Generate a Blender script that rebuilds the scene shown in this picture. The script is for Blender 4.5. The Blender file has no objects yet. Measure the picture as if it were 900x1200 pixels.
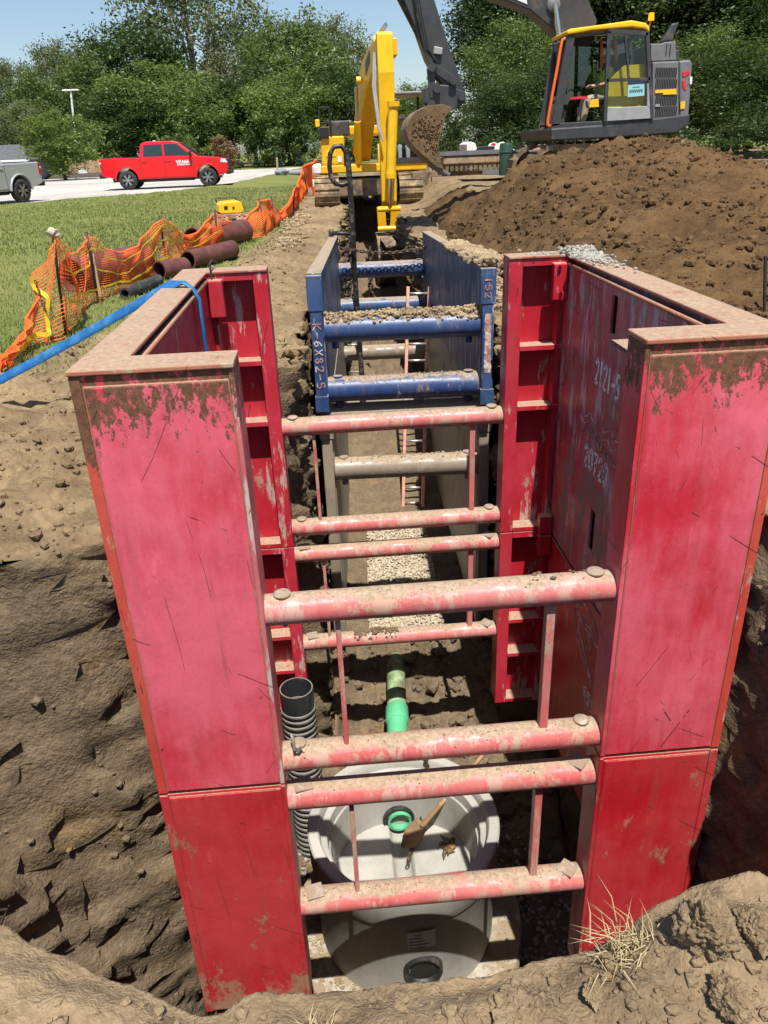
import bpy, math, random
import numpy as np
from mathutils import Vector, Matrix, noise
R = math.radians
random.seed(7); rng = np.random.default_rng(11)
SC = bpy.context.scene
COL = SC.collection

# ------------------------------------------------------------------ camera
F, PITCH, ROLL, YAW = 897.4, .44486, -.04058, .05885
CAM = np.array([-.452, -3.11, .788])
_f = np.array([math.sin(YAW)*math.cos(PITCH), math.cos(YAW)*math.cos(PITCH), -math.sin(PITCH)])
_r = np.array([math.cos(YAW), -math.sin(YAW), 0.])
_u = np.cross(_r, _f)
RT = _r*math.cos(ROLL)+_u*math.sin(ROLL); UP = -_r*math.sin(ROLL)+_u*math.cos(ROLL); FW = _f
def at(px, py, x=None, y=None, z=None):
    """survey helper: where the sight line of a photo point meets a known plane"""
    v = FW+RT*(px-450)/F+UP*(600-py)/F
    if x is not None: t = (x-CAM[0])/v[0]
    elif y is not None: t = (y-CAM[1])/v[1]
    else: t = (z-CAM[2])/v[2]
    return CAM+t*v
cd = bpy.data.cameras.new('camera'); cam = bpy.data.objects.new('camera', cd); COL.objects.link(cam)
cd.sensor_fit = 'VERTICAL'; cd.sensor_height = 36; cd.lens = 36*F/1200; cd.clip_start = .05; cd.clip_end = 2000
M4 = Matrix(((RT[0], UP[0], -FW[0], CAM[0]), (RT[1], UP[1], -FW[1], CAM[1]), (RT[2], UP[2], -FW[2], CAM[2]), (0, 0, 0, 1)))
cam.matrix_world = M4
SC.camera = cam

# ------------------------------------------------------------------ mesh builder
class MB:
    def __init__(s): s.v = []; s.f = []; s.sm = []
    def add(s, vs, fs, smooth=False):
        o = len(s.v); s.v += [tuple(map(float, p)) for p in vs]
        for f in fs: s.f.append(tuple(i+o for i in f)); s.sm.append(smooth)
        return s
    def box(s, lo, hi, M=None):
        x0, y0, z0 = lo; x1, y1, z1 = hi
        vs = [(x0,y0,z0),(x1,y0,z0),(x1,y1,z0),(x0,y1,z0),(x0,y0,z1),(x1,y0,z1),(x1,y1,z1),(x0,y1,z1)]
        if M is not None: vs = [tuple(M @ Vector(p)) for p in vs]
        return s.add(vs, [(0,3,2,1),(4,5,6,7),(0,1,5,4),(1,2,6,5),(2,3,7,6),(3,0,4,7)])
    def bar(s, p0, p1, w, h=None, up=(0,0,1)):
        h = h or w; p0 = Vector(p0); p1 = Vector(p1); d = (p1-p0); L = d.length; d.normalize()
        u = Vector(up)
        if abs(d.dot(u)) > .98: u = Vector((0,1,0))
        a = d.cross(u).normalized(); b = a.cross(d).normalized()
        vs = []
        for p in (p0, p1):
            for sa, sb in ((-1,-1),(1,-1),(1,1),(-1,1)): vs.append(p+a*sa*w/2+b*sb*h/2)
        return s.add(vs, [(3,2,1,0),(4,5,6,7),(0,1,5,4),(1,2,6,5),(2,3,7,6),(3,0,4,7)])
    def tube(s, pts, r, n=12, cap=True, smooth=True):
        pts = [Vector(p) for p in pts]; rs = r if hasattr(r, '__len__') else [r]*len(pts)
        vs = []; prev = None
        for i, p in enumerate(pts):
            d = (pts[min(i+1, len(pts)-1)]-pts[max(i-1, 0)]).normalized()
            if prev is None:
                u = Vector((0,0,1)) if abs(d.z) < .9 else Vector((1,0,0))
                a = d.cross(u).normalized()
            else: a = (prev-d*prev.dot(d)).normalized()
            prev = a; b = d.cross(a)
            for k in range(n):
                t = 2*math.pi*k/n; vs.append(p+(a*math.cos(t)+b*math.sin(t))*rs[i])
        fs = []
        for i in range(len(pts)-1):
            for k in range(n): fs.append((i*n+k, i*n+(k+1) % n, (i+1)*n+(k+1) % n, (i+1)*n+k))
        s.add(vs, fs, smooth)
        if cap:
            o = len(s.v)-len(vs); m = len(pts)-1
            s.f.append(tuple(o+k for k in reversed(range(n)))); s.sm.append(False)
            s.f.append(tuple(o+m*n+k for k in range(n))); s.sm.append(False)
        return s
    def lathe(s, prof, n=32, M=None, smooth=True, a0=0, a1=2*math.pi):
        full = abs(a1-a0-2*math.pi) < 1e-6; vs = []; m = n if full else n+1
        for (r, z) in prof:
            for k in range(m):
                t = a0+(a1-a0)*k/n; p = Vector((r*math.cos(t), r*math.sin(t), z)); vs.append(M @ p if M is not None else p)
        fs = []
        for i in range(len(prof)-1):
            for k in range(n): fs.append((i*m+k, i*m+(k+1) % m, (i+1)*m+(k+1) % m, (i+1)*m+k))
        return s.add(vs, fs, smooth)
    def prism(s, poly, d0, d1, axis='y', scale1=1.0):
        """poly of 2D points extruded along axis (y: points are x,z; x: points are y,z; z: points are x,y)"""
        n = len(poly); cx = sum(p[0] for p in poly)/n; cy = sum(p[1] for p in poly)/n; vs = []
        for d, k in ((d0, 1.0), (d1, scale1)):
            for (a, b) in poly:
                a = cx+(a-cx)*k; b = cy+(b-cy)*k
                vs.append({'y': (a, d, b), 'x': (d, a, b), 'z': (a, b, d)}[axis])
        fs = [tuple(range(n)), tuple(range(2*n-1, n-1, -1))]
        for i in range(n): j = (i+1) % n; fs.append((j, i, n+i, n+j))
        return s.add(vs, fs)
    def grid(s, P, smooth=True, wrap=False):
        P = np.asarray(P); a, b = P.shape[:2]
        fs = []
        for i in range(a-1):
            for j in range(b-(0 if wrap else 1)):
                k = (j+1) % b; fs.append((i*b+j, i*b+k, (i+1)*b+k, (i+1)*b+j))
        return s.add(P.reshape(-1, 3), fs, smooth)
    def build(s, name, mat, parent=None, world=True, bevel=0, recalc=True, seg=2, angle=40):
        me = bpy.data.meshes.new(name)
        vs = s.v
        rt_ = parent
        while rt_ is not None and rt_.parent is not None: rt_ = rt_.parent
        if parent is not None and world and rt_.rotation_euler.x == 0 and rt_.rotation_euler.z == 0:
            L = glob(parent); vs = [(a-L.x, b-L.y, c-L.z) for a, b, c in vs]
        me.from_pydata(vs, [], s.f)
        me.polygons.foreach_set('use_smooth', s.sm)
        if recalc:
            import bmesh
            bm = bmesh.new(); bm.from_mesh(me); bmesh.ops.recalc_face_normals(bm, faces=bm.faces)
            for e_ in bm.edges:
                if len(e_.link_faces) == 2 and e_.calc_face_angle(0) > R(38): e_.smooth = False
            bm.to_mesh(me); bm.free()
        me.update()
        if isinstance(mat, str): mat = MAT[mat]
        me.materials.append(mat)
        o = bpy.data.objects.new(name, me); COL.objects.link(o)
        if parent is not None: o.parent = parent
        if bevel:
            b = o.modifiers.new('bevel', 'BEVEL'); b.width = bevel; b.segments = seg; b.limit_method = 'ANGLE'; b.angle_limit = R(angle)
        return o
def glob(o):
    L = Vector(o.location)
    while o.parent is not None: o = o.parent; L += o.location
    return L
def fastmesh(name, V, Fc, mat, smooth=False, parent=None):
    """numpy mesh of equal sided faces"""
    me = bpy.data.meshes.new(name); k = Fc.shape[1]
    me.vertices.add(len(V)); me.vertices.foreach_set('co', np.asarray(V, np.float32).ravel())
    me.loops.add(Fc.size); me.loops.foreach_set('vertex_index', Fc.ravel().astype(np.int32))
    me.polygons.add(len(Fc)); me.polygons.foreach_set('loop_start', (np.arange(len(Fc))*k).astype(np.int32))
    me.polygons.foreach_set('use_smooth', np.full(len(Fc), smooth))
    me.update(calc_edges=True); me.validate()
    me.materials.append(MAT[mat] if isinstance(mat, str) else mat)
    o = bpy.data.objects.new(name, me); COL.objects.link(o)
    if parent is not None: o.parent = parent
    return o
def tag(o, label=None, cat=None, group=None, kind=None):
    if label: o['label'] = label
    if cat: o['category'] = cat
    if group: o['group'] = group
    if kind: o['kind'] = kind
    return o
def thing(name, loc, label, cat, rz=0, group=None, rx=0):
    o = bpy.data.objects.new(name, None); COL.objects.link(o); o.location = loc; o.rotation_euler = (rx, 0, rz); o.empty_display_size = .2
    return tag(o, label, cat, group)
def kids(o): return [c for c in COL.objects if c.parent == o]
def copy_tree(o, parent=None):
    c = o.copy(); COL.objects.link(c)
    if parent is not None: c.parent = parent
    for ch in kids(o): copy_tree(ch, c)
    return c
def sst(a, b, x):
    t = np.clip((x-a)/(b-a), 0, 1); return t*t*(3-2*t)
def fbm(p, o=4, H=.9): return noise.fractal(p, H, 2.1, o, noise_basis='PERLIN_ORIGINAL')

# ------------------------------------------------------------------ materials
MAT = {}
class NT:
    def __init__(s, name):
        m = bpy.data.materials.new(name); m.use_nodes = True; s.m = m; s.t = m.node_tree; s.t.nodes.clear()
        s.out = s.t.nodes.new('ShaderNodeOutputMaterial'); MAT[name] = m
    def n(s, typ, ins=None, **props):
        nd = s.t.nodes.new('ShaderNode'+typ)
        for k, v in props.items(): setattr(nd, k, v)
        for k, v in (ins or {}).items(): s.put(nd.inputs[k], v)
        return nd
    def put(s, sock, v):
        if isinstance(v, bpy.types.NodeSocket): s.t.links.new(v, sock)
        elif isinstance(v, bpy.types.Node): s.t.links.new(v.outputs[0], sock)
        else:
            if hasattr(sock.default_value, '__len__') and not isinstance(v, str):
                v = tuple(v); n = len(sock.default_value); v = v+(1.,)*(n-len(v))
            sock.default_value = v
    def obj(s): return s.n('TexCoord').outputs['Object']
    def map(s, vec, scale=(1,1,1), rot=(0,0,0), loc=(0,0,0)): return s.n('Mapping', {'Vector': vec, 'Scale': scale, 'Rotation': rot, 'Location': loc}).outputs[0]
    def noise(s, vec, scale, detail=5, rough=.6, dist=0): return s.n('TexNoise', {'Vector': vec, 'Scale': scale, 'Detail': detail, 'Roughness': rough, 'Distortion': dist}).outputs['Fac']
    def vor(s, vec, scale, feature='F1', out='Distance'): return s.n('TexVoronoi', {'Vector': vec, 'Scale': scale}, feature=feature).outputs[out]
    def rng(s, v, a, b, c=0., d=1.): return s.n('MapRange', {'Value': v, 'From Min': a, 'From Max': b, 'To Min': c, 'To Max': d}, interpolation_type='SMOOTHSTEP').outputs[0]
    def math(s, op, a, b=0., c=None):
        nd = s.n('Math', operation=op); s.put(nd.inputs[0], a); s.put(nd.inputs[1], b)
        return nd.outputs[0]
    def mix(s, f, a, b):
        nd = s.n('Mix', data_type='RGBA'); s.put(nd.inputs[0], f); s.put(nd.inputs[6], a); s.put(nd.inputs[7], b); return nd.outputs[2]
    def sep(s, v): return s.n('SeparateXYZ', {0: v}).outputs
    def normal(s): return s.n('NewGeometry').outputs['Normal']
    def bump(s, h, strength=.5, dist=.02, nrm=None):
        d = {'Height': h, 'Strength': strength, 'Distance': dist}
        if nrm is not None: d['Normal'] = nrm
        return s.n('Bump', d).outputs[0]
    def bsdf(s, col, rough=.6, metal=0., nrm=None, **kw):
        d = {'Base Color': col, 'Roughness': rough, 'Metallic': metal}
        if nrm is not None: d['Normal'] = nrm
        for k, v in kw.items(): d[k.replace('_', ' ')] = v
        b = s.n('BsdfPrincipled', d); s.t.links.new(b.outputs[0], s.out.inputs[0]); return s.m

def simple(name, col, rough=.5, metal=0., var=.15, scale=12, bump=.15, dirt=None, dirtamt=.5, **kw):
    t = NT(name); o = t.obj(); nz = t.noise(o, scale, 6)
    c = t.mix(t.rng(nz, .3, .7), tuple(x*(1-var) for x in col), tuple(min(1, x*(1+var)) for x in col))
    if dirt:
        d = t.rng(t.noise(t.map(o, loc=(3,1,7)), scale*.35, 8, .7), 1-dirtamt-.12, 1-dirtamt+.08); c = t.mix(d, c, dirt)
        rough = t.math('ADD', t.math('MULTIPLY', d, .85-rough), rough)
    return t.bsdf(c, rough, metal, t.bump(nz, bump, .01) if bump else None, **kw)

def painted_steel(name, base, faded, rustcol, ztop, band=.3, bandamt=.55, mudcol=(.3,.22,.14), mud=.25, topdust=.9, fade=.5, scratch=True, wear=None, wearamt=0, rustiness=.0, zmud=0):
    t = NT(name); o = t.obj(); x, y, z = t.sep(o)[0], t.sep(o)[1], t.sep(o)[2]
    big = t.noise(o, 1.1, 4, .55); med = t.noise(o, 6, 7, .65); fine = t.noise(t.map(o, loc=(5,2,1)), 38, 6, .7)
    streak = t.noise(t.map(o, (7, 7, 1.3)), 1.6, 8, .7)
    c = t.mix(t.math('MULTIPLY', t.rng(t.math('ADD', big, t.math('MULTIPLY', streak, .5)), .55, .95), fade), base, faded)
    c = t.mix(t.math('MULTIPLY', t.rng(med, .45, .75), .25), c, tuple(b*.7 for b in base))
    gr = t.noise(t.map(o, (1,1,.8), loc=(6,6,6)), 60, 4, .7)
    c = t.mix(t.math('MULTIPLY', t.rng(gr, .56, .72), .28), c, tuple(b*.45 for b in base)); c = t.mix(t.math('MULTIPLY', t.rng(gr, .42, .28), .22), c, tuple(min(1, f*1.35+.04) for f in faded))
    gm = t.math('MULTIPLY', t.rng(t.noise(t.map(o, (6,6,.6), loc=(1,2,8)), 1.2, 7, .7), .52, .74), .38); c = t.mix(gm, c, (.22,.095,.07))
    # chalky spots
    c = t.mix(t.math('MULTIPLY', t.rng(t.noise(t.map(o, (3,3,1.2), loc=(9,4,2)), 3.1, 8, .75), .60, .72), .35), c, tuple(min(1, f*1.25+.05) for f in faded))
    if wear:
        w = t.rng(t.noise(t.map(o, (4, 4, .8), loc=(2,8,5)), 1.9, 8, .72), .66-wearamt*.3, .72-wearamt*.3); c = t.mix(w, c, wear)
    # rust: eaten band near the top edge plus pits
    bd = t.rng(z, ztop-band, ztop-.03)
    flk = t.noise(t.map(o, (1.4,1.4,.85), loc=(8,3,6)), 17, 10, .78)
    rm = t.math('ADD', t.math('ADD', t.math('MULTIPLY', flk, .66), t.math('MULTIPLY', streak, .34)), t.math('MULTIPLY', bd, bandamt*.55))
    rm = t.rng(t.math('ADD', rm, rustiness), .69, .73)
    chip = t.rng(t.noise(t.map(o, (1,1,.8), loc=(3,8,5)), 5.5, 10, .8), .685, .70); c = t.mix(t.math('MULTIPLY', chip, .75), c, t.mix(t.rng(fine, .4, .6), (.10,.05,.035), (.40,.30,.26)))
    pit = t.rng(t.noise(t.map(o, (1,1,.6), loc=(1,7,3)), 24, 5, .65), .705, .735)
    rm = t.math('MAXIMUM', rm, pit)
    rc = t.mix(t.rng(fine, .35, .65), rustcol, tuple(min(1, k*1.9) for k in rustcol))
    c = t.mix(rm, c, rc)
    h = t.math('ADD', t.math('MULTIPLY', rm, -.6), t.math('MULTIPLY', fine, .35))
    if scratch:
        for i, (an, sc) in enumerate(((.12, 1.5), (.5, 1.1), (-.55, 1.3), (1.05, .9))):
            wv = t.n('TexWave', {'Vector': t.map(o, (1,1,1), (0, an, 0), (i*.37, i*.2, i*.53)), 'Scale': sc, 'Distortion': 2.2, 'Detail': 2.0, 'Detail Scale': .55}, wave_type='BANDS', bands_direction='X').outputs['Fac']
            l = t.math('GREATER_THAN', wv, .99955 if i < 3 else .9992)
            l = t.math('MULTIPLY', l, t.rng(t.noise(t.map(o, (1,1,1), loc=(i*2.1,5,9)), 2.1, 4, .6), .575, .60))
            c = t.mix(t.math('MULTIPLY', l, .8), c, tuple(k*.8 for k in rustcol)); h = t.math('SUBTRACT', h, t.math('MULTIPLY', l, .5))
        for i, (an, sc) in enumerate(((.2, .9), (-.3, .7))):
            wv = t.n('TexWave', {'Vector': t.map(o, (1,1,1), (0, an, 0), (i*.37+2, i*.2, i*.53)), 'Scale': sc, 'Distortion': 11., 'Detail': 1.5, 'Detail Scale': .5}, wave_type='BANDS', bands_direction='X').outputs['Fac']
            l = t.math('GREATER_THAN', wv, .9994); l = t.math('MULTIPLY', l, t.rng(t.noise(t.map(o, loc=(i*4.1+7,2,4)), 3.0, 4, .6), .60, .62))
            c = t.mix(t.math('MULTIPLY', l, .85), c, (.05,.022,.016)); h = t.math('SUBTRACT', h, t.math('MULTIPLY', l, .6))
        # rust runs bleeding down
        rr_ = t.math('MULTIPLY', t.rng(t.noise(t.map(o, (22,22,.55), loc=(1,4,8)), 1.3, 5, .6), .63, .75), t.rng(t.noise(t.map(o, loc=(2,6,2)), 1.4, 3), .5, .6))
        c = t.mix(t.math('MULTIPLY', rr_, .45), c, (.20,.055,.03))
        # light scuffs
        sc_ = t.rng(t.noise(t.map(o, (14,14,2.5), (0,.25,0), (3,3,3)), 1.5, 6, .7), .70, .74); sc_ = t.math('MULTIPLY', sc_, t.rng(t.noise(t.map(o, loc=(6,1,1)), 1.9, 3), .55, .62))
        c = t.mix(t.math('MULTIPLY', sc_, .55), c, (.55,.36,.34))
    # splashed mud
    md = t.rng(t.math('ADD', t.noise(t.map(o, (1,1,.55), loc=(4,4,4)), 4.2, 9, .72), t.math('MULTIPLY', t.rng(z, zmud+.9, zmud), .12 if zmud else 0.)), .72-mud*.22, .80-mud*.22)
    mc = t.mix(fine, mudcol, tuple(k*1.25 for k in mudcol))
    c = t.mix(t.math('MULTIPLY', md, .8), c, mc); h = t.math('ADD', h, t.math('MULTIPLY', md, .5))
    # dry soil lying on whatever faces up
    nz = t.sep(t.normal())[2]
    td = t.rng(t.math('ADD', nz, t.math('MULTIPLY', t.math('SUBTRACT', med, .5), 1.5)), .62, .92)
    td = t.math('MULTIPLY', td, topdust)
    c = t.mix(td, c, t.mix(t.rng(fine, .3, .7), (.24,.175,.115), (.40,.31,.215)))
    h = t.math('ADD', h, t.math('MULTIPLY', td, t.math('ADD', fine, .3)))
    rough = t.math('ADD', .42, t.math('MULTIPLY', t.math('MAXIMUM', t.math('MAXIMUM', rm, md), td), .45))
    return t.bsdf(c, rough, 0., t.bump(h, .45, .006, t.bump(t.noise(o, 2.2, 2, .4), .35, .05)))
RED = (.49,.020,.036); PINK = (.66,.125,.175); RUST = (.085,.038,.018)
painted_steel('red_upper', RED, PINK, RUST, 2.265, .60, .46, fade=.95, mud=.12)
painted_steel('red_edge', (.48,.035,.032), (.50,.09,.06), RUST, 2.265, .7, .55, fade=.9, mud=.5, rustiness=.03, wear=(.42,.33,.28), wearamt=.3)
painted_steel('grey_edge', (.46,.06,.075), (.50,.17,.17), RUST, 2.265, .5, .4, fade=1., mud=.6, rustiness=.03, wear=(.46,.40,.35), wearamt=.50)
painted_steel('red_lower', (.40,.009,.018), (.46,.05,.055), RUST, 9, .1, 0, fade=.8, mud=.70, mudcol=(.22,.15,.085), rustiness=.05, zmud=.01)
painted_steel('red_inner', (.42,.012,.025), (.50,.05,.08), RUST, 9, .1, 0, mudcol=(.30,.235,.165), mud=.6, fade=.6, wear=(.44,.33,.29), wearamt=.3)
painted_steel('red_grimy', (.34,.05,.06), (.50,.23,.235), (.06,.03,.018), 9, .1, 0, mudcol=(.24,.19,.15), mud=.95, fade=.9, rustiness=.02, wear=(.42,.36,.35), wearamt=.45)
painted_steel('red_pipe', (.50,.085,.088), (.55,.21,.19), RUST, 9, .1, 0, mudcol=(.36,.26,.18), mud=.95, fade=.9, scratch=False, topdust=.95, wear=(.50,.29,.24), wearamt=.45, rustiness=.055)
painted_steel('rusty_cap', (.32,.10,.06), (.40,.2,.13), RUST, 9, .1, 0, mudcol=(.33,.25,.17), mud=.8, fade=.6, topdust=.8, rustiness=.02)
painted_steel('blue_steel', (.017,.043,.14), (.06,.11,.21), (.05,.03,.02), 9, .1, 0, mudcol=(.25,.2,.14), mud=.7, fade=.7, wear=(.30,.33,.38), wearamt=.22, rustiness=.03, topdust=.85)
painted_steel('blue_worn', (.028,.055,.135), (.11,.145,.20), (.05,.035,.025), 9, .1, 0, mudcol=(.19,.175,.15), mud=.85, fade=.8, wear=(.3,.31,.32), wearamt=.45, topdust=.9)
painted_steel('muddy_steel', (.19,.155,.12), (.28,.24,.185), (.09,.065,.045), 9, .1, 0, mudcol=(.25,.195,.135), mud=.9, fade=.8, scratch=False, topdust=.9)
painted_steel('grey_plate', (.20,.19,.165), (.30,.28,.24), (.10,.075,.05), 9, .1, 0, mudcol=(.22,.18,.13), mud=.6, fade=.9, scratch=False)
simple('pin_steel', (.36,.29,.24), .6, .2, .3, 40, .2, (.3,.22,.15), .5)
simple('paint_white', (.80,.77,.71), .7, 0, .15, 30, .1, (.35,.2,.18), .40)
simple('paint_faded', (.62,.54,.47), .7, 0, .25, 30, .1, (.30,.16,.15), .52)

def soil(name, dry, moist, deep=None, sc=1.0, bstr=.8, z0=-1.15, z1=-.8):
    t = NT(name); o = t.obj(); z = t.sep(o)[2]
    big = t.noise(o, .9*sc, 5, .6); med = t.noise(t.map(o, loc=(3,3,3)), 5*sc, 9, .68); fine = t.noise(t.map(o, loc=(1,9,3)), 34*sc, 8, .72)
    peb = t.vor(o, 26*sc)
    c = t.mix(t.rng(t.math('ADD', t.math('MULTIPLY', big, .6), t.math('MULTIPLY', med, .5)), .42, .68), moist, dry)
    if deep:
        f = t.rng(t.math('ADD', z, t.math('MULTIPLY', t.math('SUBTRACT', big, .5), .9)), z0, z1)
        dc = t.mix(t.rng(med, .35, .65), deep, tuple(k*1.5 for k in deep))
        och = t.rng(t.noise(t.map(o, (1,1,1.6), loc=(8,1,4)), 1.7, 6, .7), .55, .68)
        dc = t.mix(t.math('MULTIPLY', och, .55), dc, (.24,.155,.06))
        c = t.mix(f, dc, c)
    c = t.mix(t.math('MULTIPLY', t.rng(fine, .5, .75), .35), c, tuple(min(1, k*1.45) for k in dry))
    c = t.mix(t.math('MULTIPLY', t.rng(fine, .45, .25), .35), c, tuple(k*.6 for k in moist))
    v2 = t.vor(t.map(o, loc=(2,5,1)), 70*sc); v3 = t.vor(t.n('VectorMath', {0: o, 1: t.n('TexNoise', {'Vector': o, 'Scale': 6*sc, 'Detail': 3}).outputs['Color']}, operation='ADD').outputs[0], 11*sc)
    h = t.math('ADD', t.math('ADD', t.math('MULTIPLY', med, .45), t.math('MULTIPLY', fine, .75)), t.math('ADD', t.math('ADD', t.math('MULTIPLY', peb, -.45), t.math('MULTIPLY', v2, -.3)), t.math('MULTIPLY', v3, -.40)))
    c = t.mix(t.math('MULTIPLY', t.rng(peb, .45, .8), .30), c, tuple(k*.55 for k in moist))
    return t.bsdf(c, .95, 0, t.bump(h, bstr*.55, .032/sc), Specular_IOR_Level=.15)
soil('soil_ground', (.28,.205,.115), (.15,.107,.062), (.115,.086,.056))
soil('soil_mound', (.130,.078,.035), (.062,.036,.016), None, 1.3, .9)
soil('soil_lip', (.285,.21,.126), (.175,.125,.075), None, 1.7, 1.0)
soil('clod_dark', (.135,.082,.038), (.068,.04,.018), None, 2.5, .6)
soil('clod_tan', (.36,.28,.17), (.22,.16,.1), None, 2.5, .6)
soil('bucket_mud', (.22,.145,.08), (.12,.078,.042), None, 1.6, .9)

def grassmat(name, a, b, c3):
    t = NT(name); o = t.obj()
    f = t.noise(o, .35, 5, .6); g = t.noise(o, 7, 6, .7)
    c = t.mix(t.rng(f, .35, .65), a, b); c = t.mix(t.math('MULTIPLY', t.rng(g, .5, .72), .6), c, c3)
    return t.bsdf(c, .9, 0, t.bump(g, .7, .05), Specular_IOR_Level=.1)
grassmat('lawn_soil', (.11,.135,.036), (.165,.18,.055), (.27,.24,.11))
def bladegrass(name, a, b, c3, rot=0):
    t = NT(name); rnd = t.n('NewGeometry').outputs['Random Per Island']; o = t.obj()
    c = t.mix(rnd, a, b); c = t.mix(t.math('MULTIPLY', t.rng(t.noise(o, .5, 4, .7), .5, .7), .7), c, c3)
    t.bsdf(c, .7, 0, Specular_IOR_Level=.2)
bladegrass('grass_blade', (.13,.165,.042), (.21,.24,.08), (.30,.27,.135))
bladegrass('dry_blade', (.28,.22,.11), (.42,.34,.19), (.20,.21,.08))
def leafmat(name, a, b, tr=.35):
    t = NT(name); rnd = t.n('NewGeometry').outputs['Random Per Island']; o = t.obj()
    c = t.mix(rnd, a, b); c = t.mix(t.math('MULTIPLY', t.rng(t.noise(o, .22, 3, .6), .4, .65), .5), c, tuple(k*1.35 for k in b))
    d = t.n('BsdfDiffuse', {'Color': c}); tl = t.n('BsdfTranslucent', {'Color': t.mix(.5, c, (b[0]*1.8, b[1]*1.9, b[2]))}); gl = t.n('BsdfGlossy', {'Color': (.5,.5,.5), 'Roughness': .45})
    m1 = t.n('MixShader', {0: tr, 1: d.outputs[0], 2: tl.outputs[0]}); m2 = t.n('MixShader', {0: .04, 1: m1.outputs[0], 2: gl.outputs[0]})
    t.t.links.new(m2.outputs[0], t.out.inputs[0])
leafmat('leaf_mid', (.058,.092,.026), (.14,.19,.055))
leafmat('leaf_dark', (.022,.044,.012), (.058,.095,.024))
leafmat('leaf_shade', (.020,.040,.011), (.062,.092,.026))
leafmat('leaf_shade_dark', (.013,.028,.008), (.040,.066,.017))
leafmat('leaf_bright', (.07,.11,.025), (.155,.21,.055))
leafmat('leaf_olive', (.08,.102,.044), (.165,.19,.085))
leafmat('leaf_brown', (.12,.055,.025), (.20,.10,.05), .2)
leafmat('needle', (.025,.05,.03), (.05,.085,.05), .1)
simple('bark', (.10,.075,.055), .95, 0, .35, 5, .8)
simple('bark_pale', (.30,.26,.21), .95, 0, .3, 5, .6)

def concrete(name, col, sc=1, dirt=.35, dcol=(.23,.17,.10)):
    t = NT(name); o = t.obj(); a = t.noise(o, 2.2*sc, 7, .6); b = t.noise(o, 45*sc, 5, .7)
    c = t.mix(t.rng(a, .3, .7), tuple(k*.8 for k in col), tuple(k*1.1 for k in col))
    c = t.mix(t.math('MULTIPLY', t.rng(b, .62, .75), .35), c, tuple(k*.55 for k in col))
    d = t.rng(t.noise(t.map(o, loc=(7,2,2)), 3.4*sc, 9, .75), .72-dirt*.25, .82-dirt*.25)
    c = t.mix(t.math('MULTIPLY', d, .75), c, dcol)
    st = t.rng(t.noise(t.map(o, (5,5,.7), loc=(3,9,1)), 1.6*sc, 7, .7), .5, .72); c = t.mix(t.math('MULTIPLY', st, .4), c, tuple(k*.62 for k in col))
    pr = t.rng(t.vor(o, 55*sc), .16, .08); c = t.mix(t.math('MULTIPLY', pr, .5), c, tuple(k*.4 for k in col))
    return t.bsdf(c, .85, 0, t.bump(t.math('ADD', b, t.math('MULTIPLY', a, .6)), .25, .006), Specular_IOR_Level=.25)
concrete('concrete', (.37,.36,.325), 1, .4)
concrete('concrete_muddy', (.36,.33,.27), 1, 1.25, (.22,.15,.075))
def lot():
    t = NT('lot_concrete'); o = t.obj(); a = t.noise(o, .18, 6, .6); b = t.noise(o, 6, 6, .7)
    c = t.mix(t.rng(a, .35, .65), (.36,.335,.30), (.46,.435,.40)); c = t.mix(t.math('MULTIPLY', t.rng(b, .55, .75), .3), c, (.28,.26,.23))
    q = t.map(o, (.22,.22,.22)); f = t.n('TexBrick', {'Vector': q, 'Color1': (1,1,1), 'Color2': (1,1,1), 'Mortar': (.55,.55,.55), 'Scale': 1.0, 'Mortar Size': .006, 'Brick Width': 1.0, 'Row Height': 1.0}, offset=0.)
    c = t.n('Mix', {0: 1.0, 6: c, 7: f.outputs[0]}, data_type='RGBA', blend_type='MULTIPLY').outputs[2]
    t.bsdf(c, .9, 0, t.bump(b, .2, .01))
lot()
def gravelmat(name, a, b, dk):
    t = NT(name); o = t.obj(); rnd = t.n('NewGeometry').outputs['Random Per Island']; v = t.vor(o, 30); n2 = t.noise(o, 60, 4)
    c = t.mix(rnd, a, b); c = t.mix(t.math('MULTIPLY', t.rng(n2, .4, .7), .4), c, dk)
    t.bsdf(c, .9, 0, t.bump(v, .6, .02))
gravelmat('stone', (.34,.28,.195), (.50,.43,.32), (.24,.19,.125))
gravelmat('grey_stone', (.22,.205,.18), (.38,.355,.31), (.15,.14,.12))
simple('mulch', (.06,.042,.035), .95, 0, .4, 14, .9)
simple('pvc_green', (.10,.42,.22), .38, 0, .1, 6, .03, (.30,.25,.15), .36)
simple('pvc_dirty', (.24,.36,.19), .6, 0, .3, 9, .1, (.12,.09,.05), .5)
simple('pvc_shade', (.012,.10,.075), .45, 0, .2, 9, .05)  # darkened pipe green, the shade of the bore put into the colour
simple('black_plastic', (.035,.035,.038), .3, 0, .3, 9, .15, (.16,.13,.10), .36)
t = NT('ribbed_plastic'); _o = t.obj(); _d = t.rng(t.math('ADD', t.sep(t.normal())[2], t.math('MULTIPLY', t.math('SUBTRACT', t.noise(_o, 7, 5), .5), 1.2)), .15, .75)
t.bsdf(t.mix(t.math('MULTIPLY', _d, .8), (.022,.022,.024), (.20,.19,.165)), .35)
simple('rubber', (.015,.015,.015), .5, 0, .3, 20, .1, (.08,.07,.06), .4)
simple('tyre', (.02,.02,.021), .85, 0, .3, 20, .2, (.08,.07,.055), .4)
simple('black_steel', (.018,.018,.019), .42, .2, .3, 25, .15, (.16,.13,.1), .40)
simple('chain_steel', (.11,.075,.055), .6, .6, .4, 40, .2)
simple('chrome', (.6,.6,.6), .15, 1, .05, 10, 0)
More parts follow.
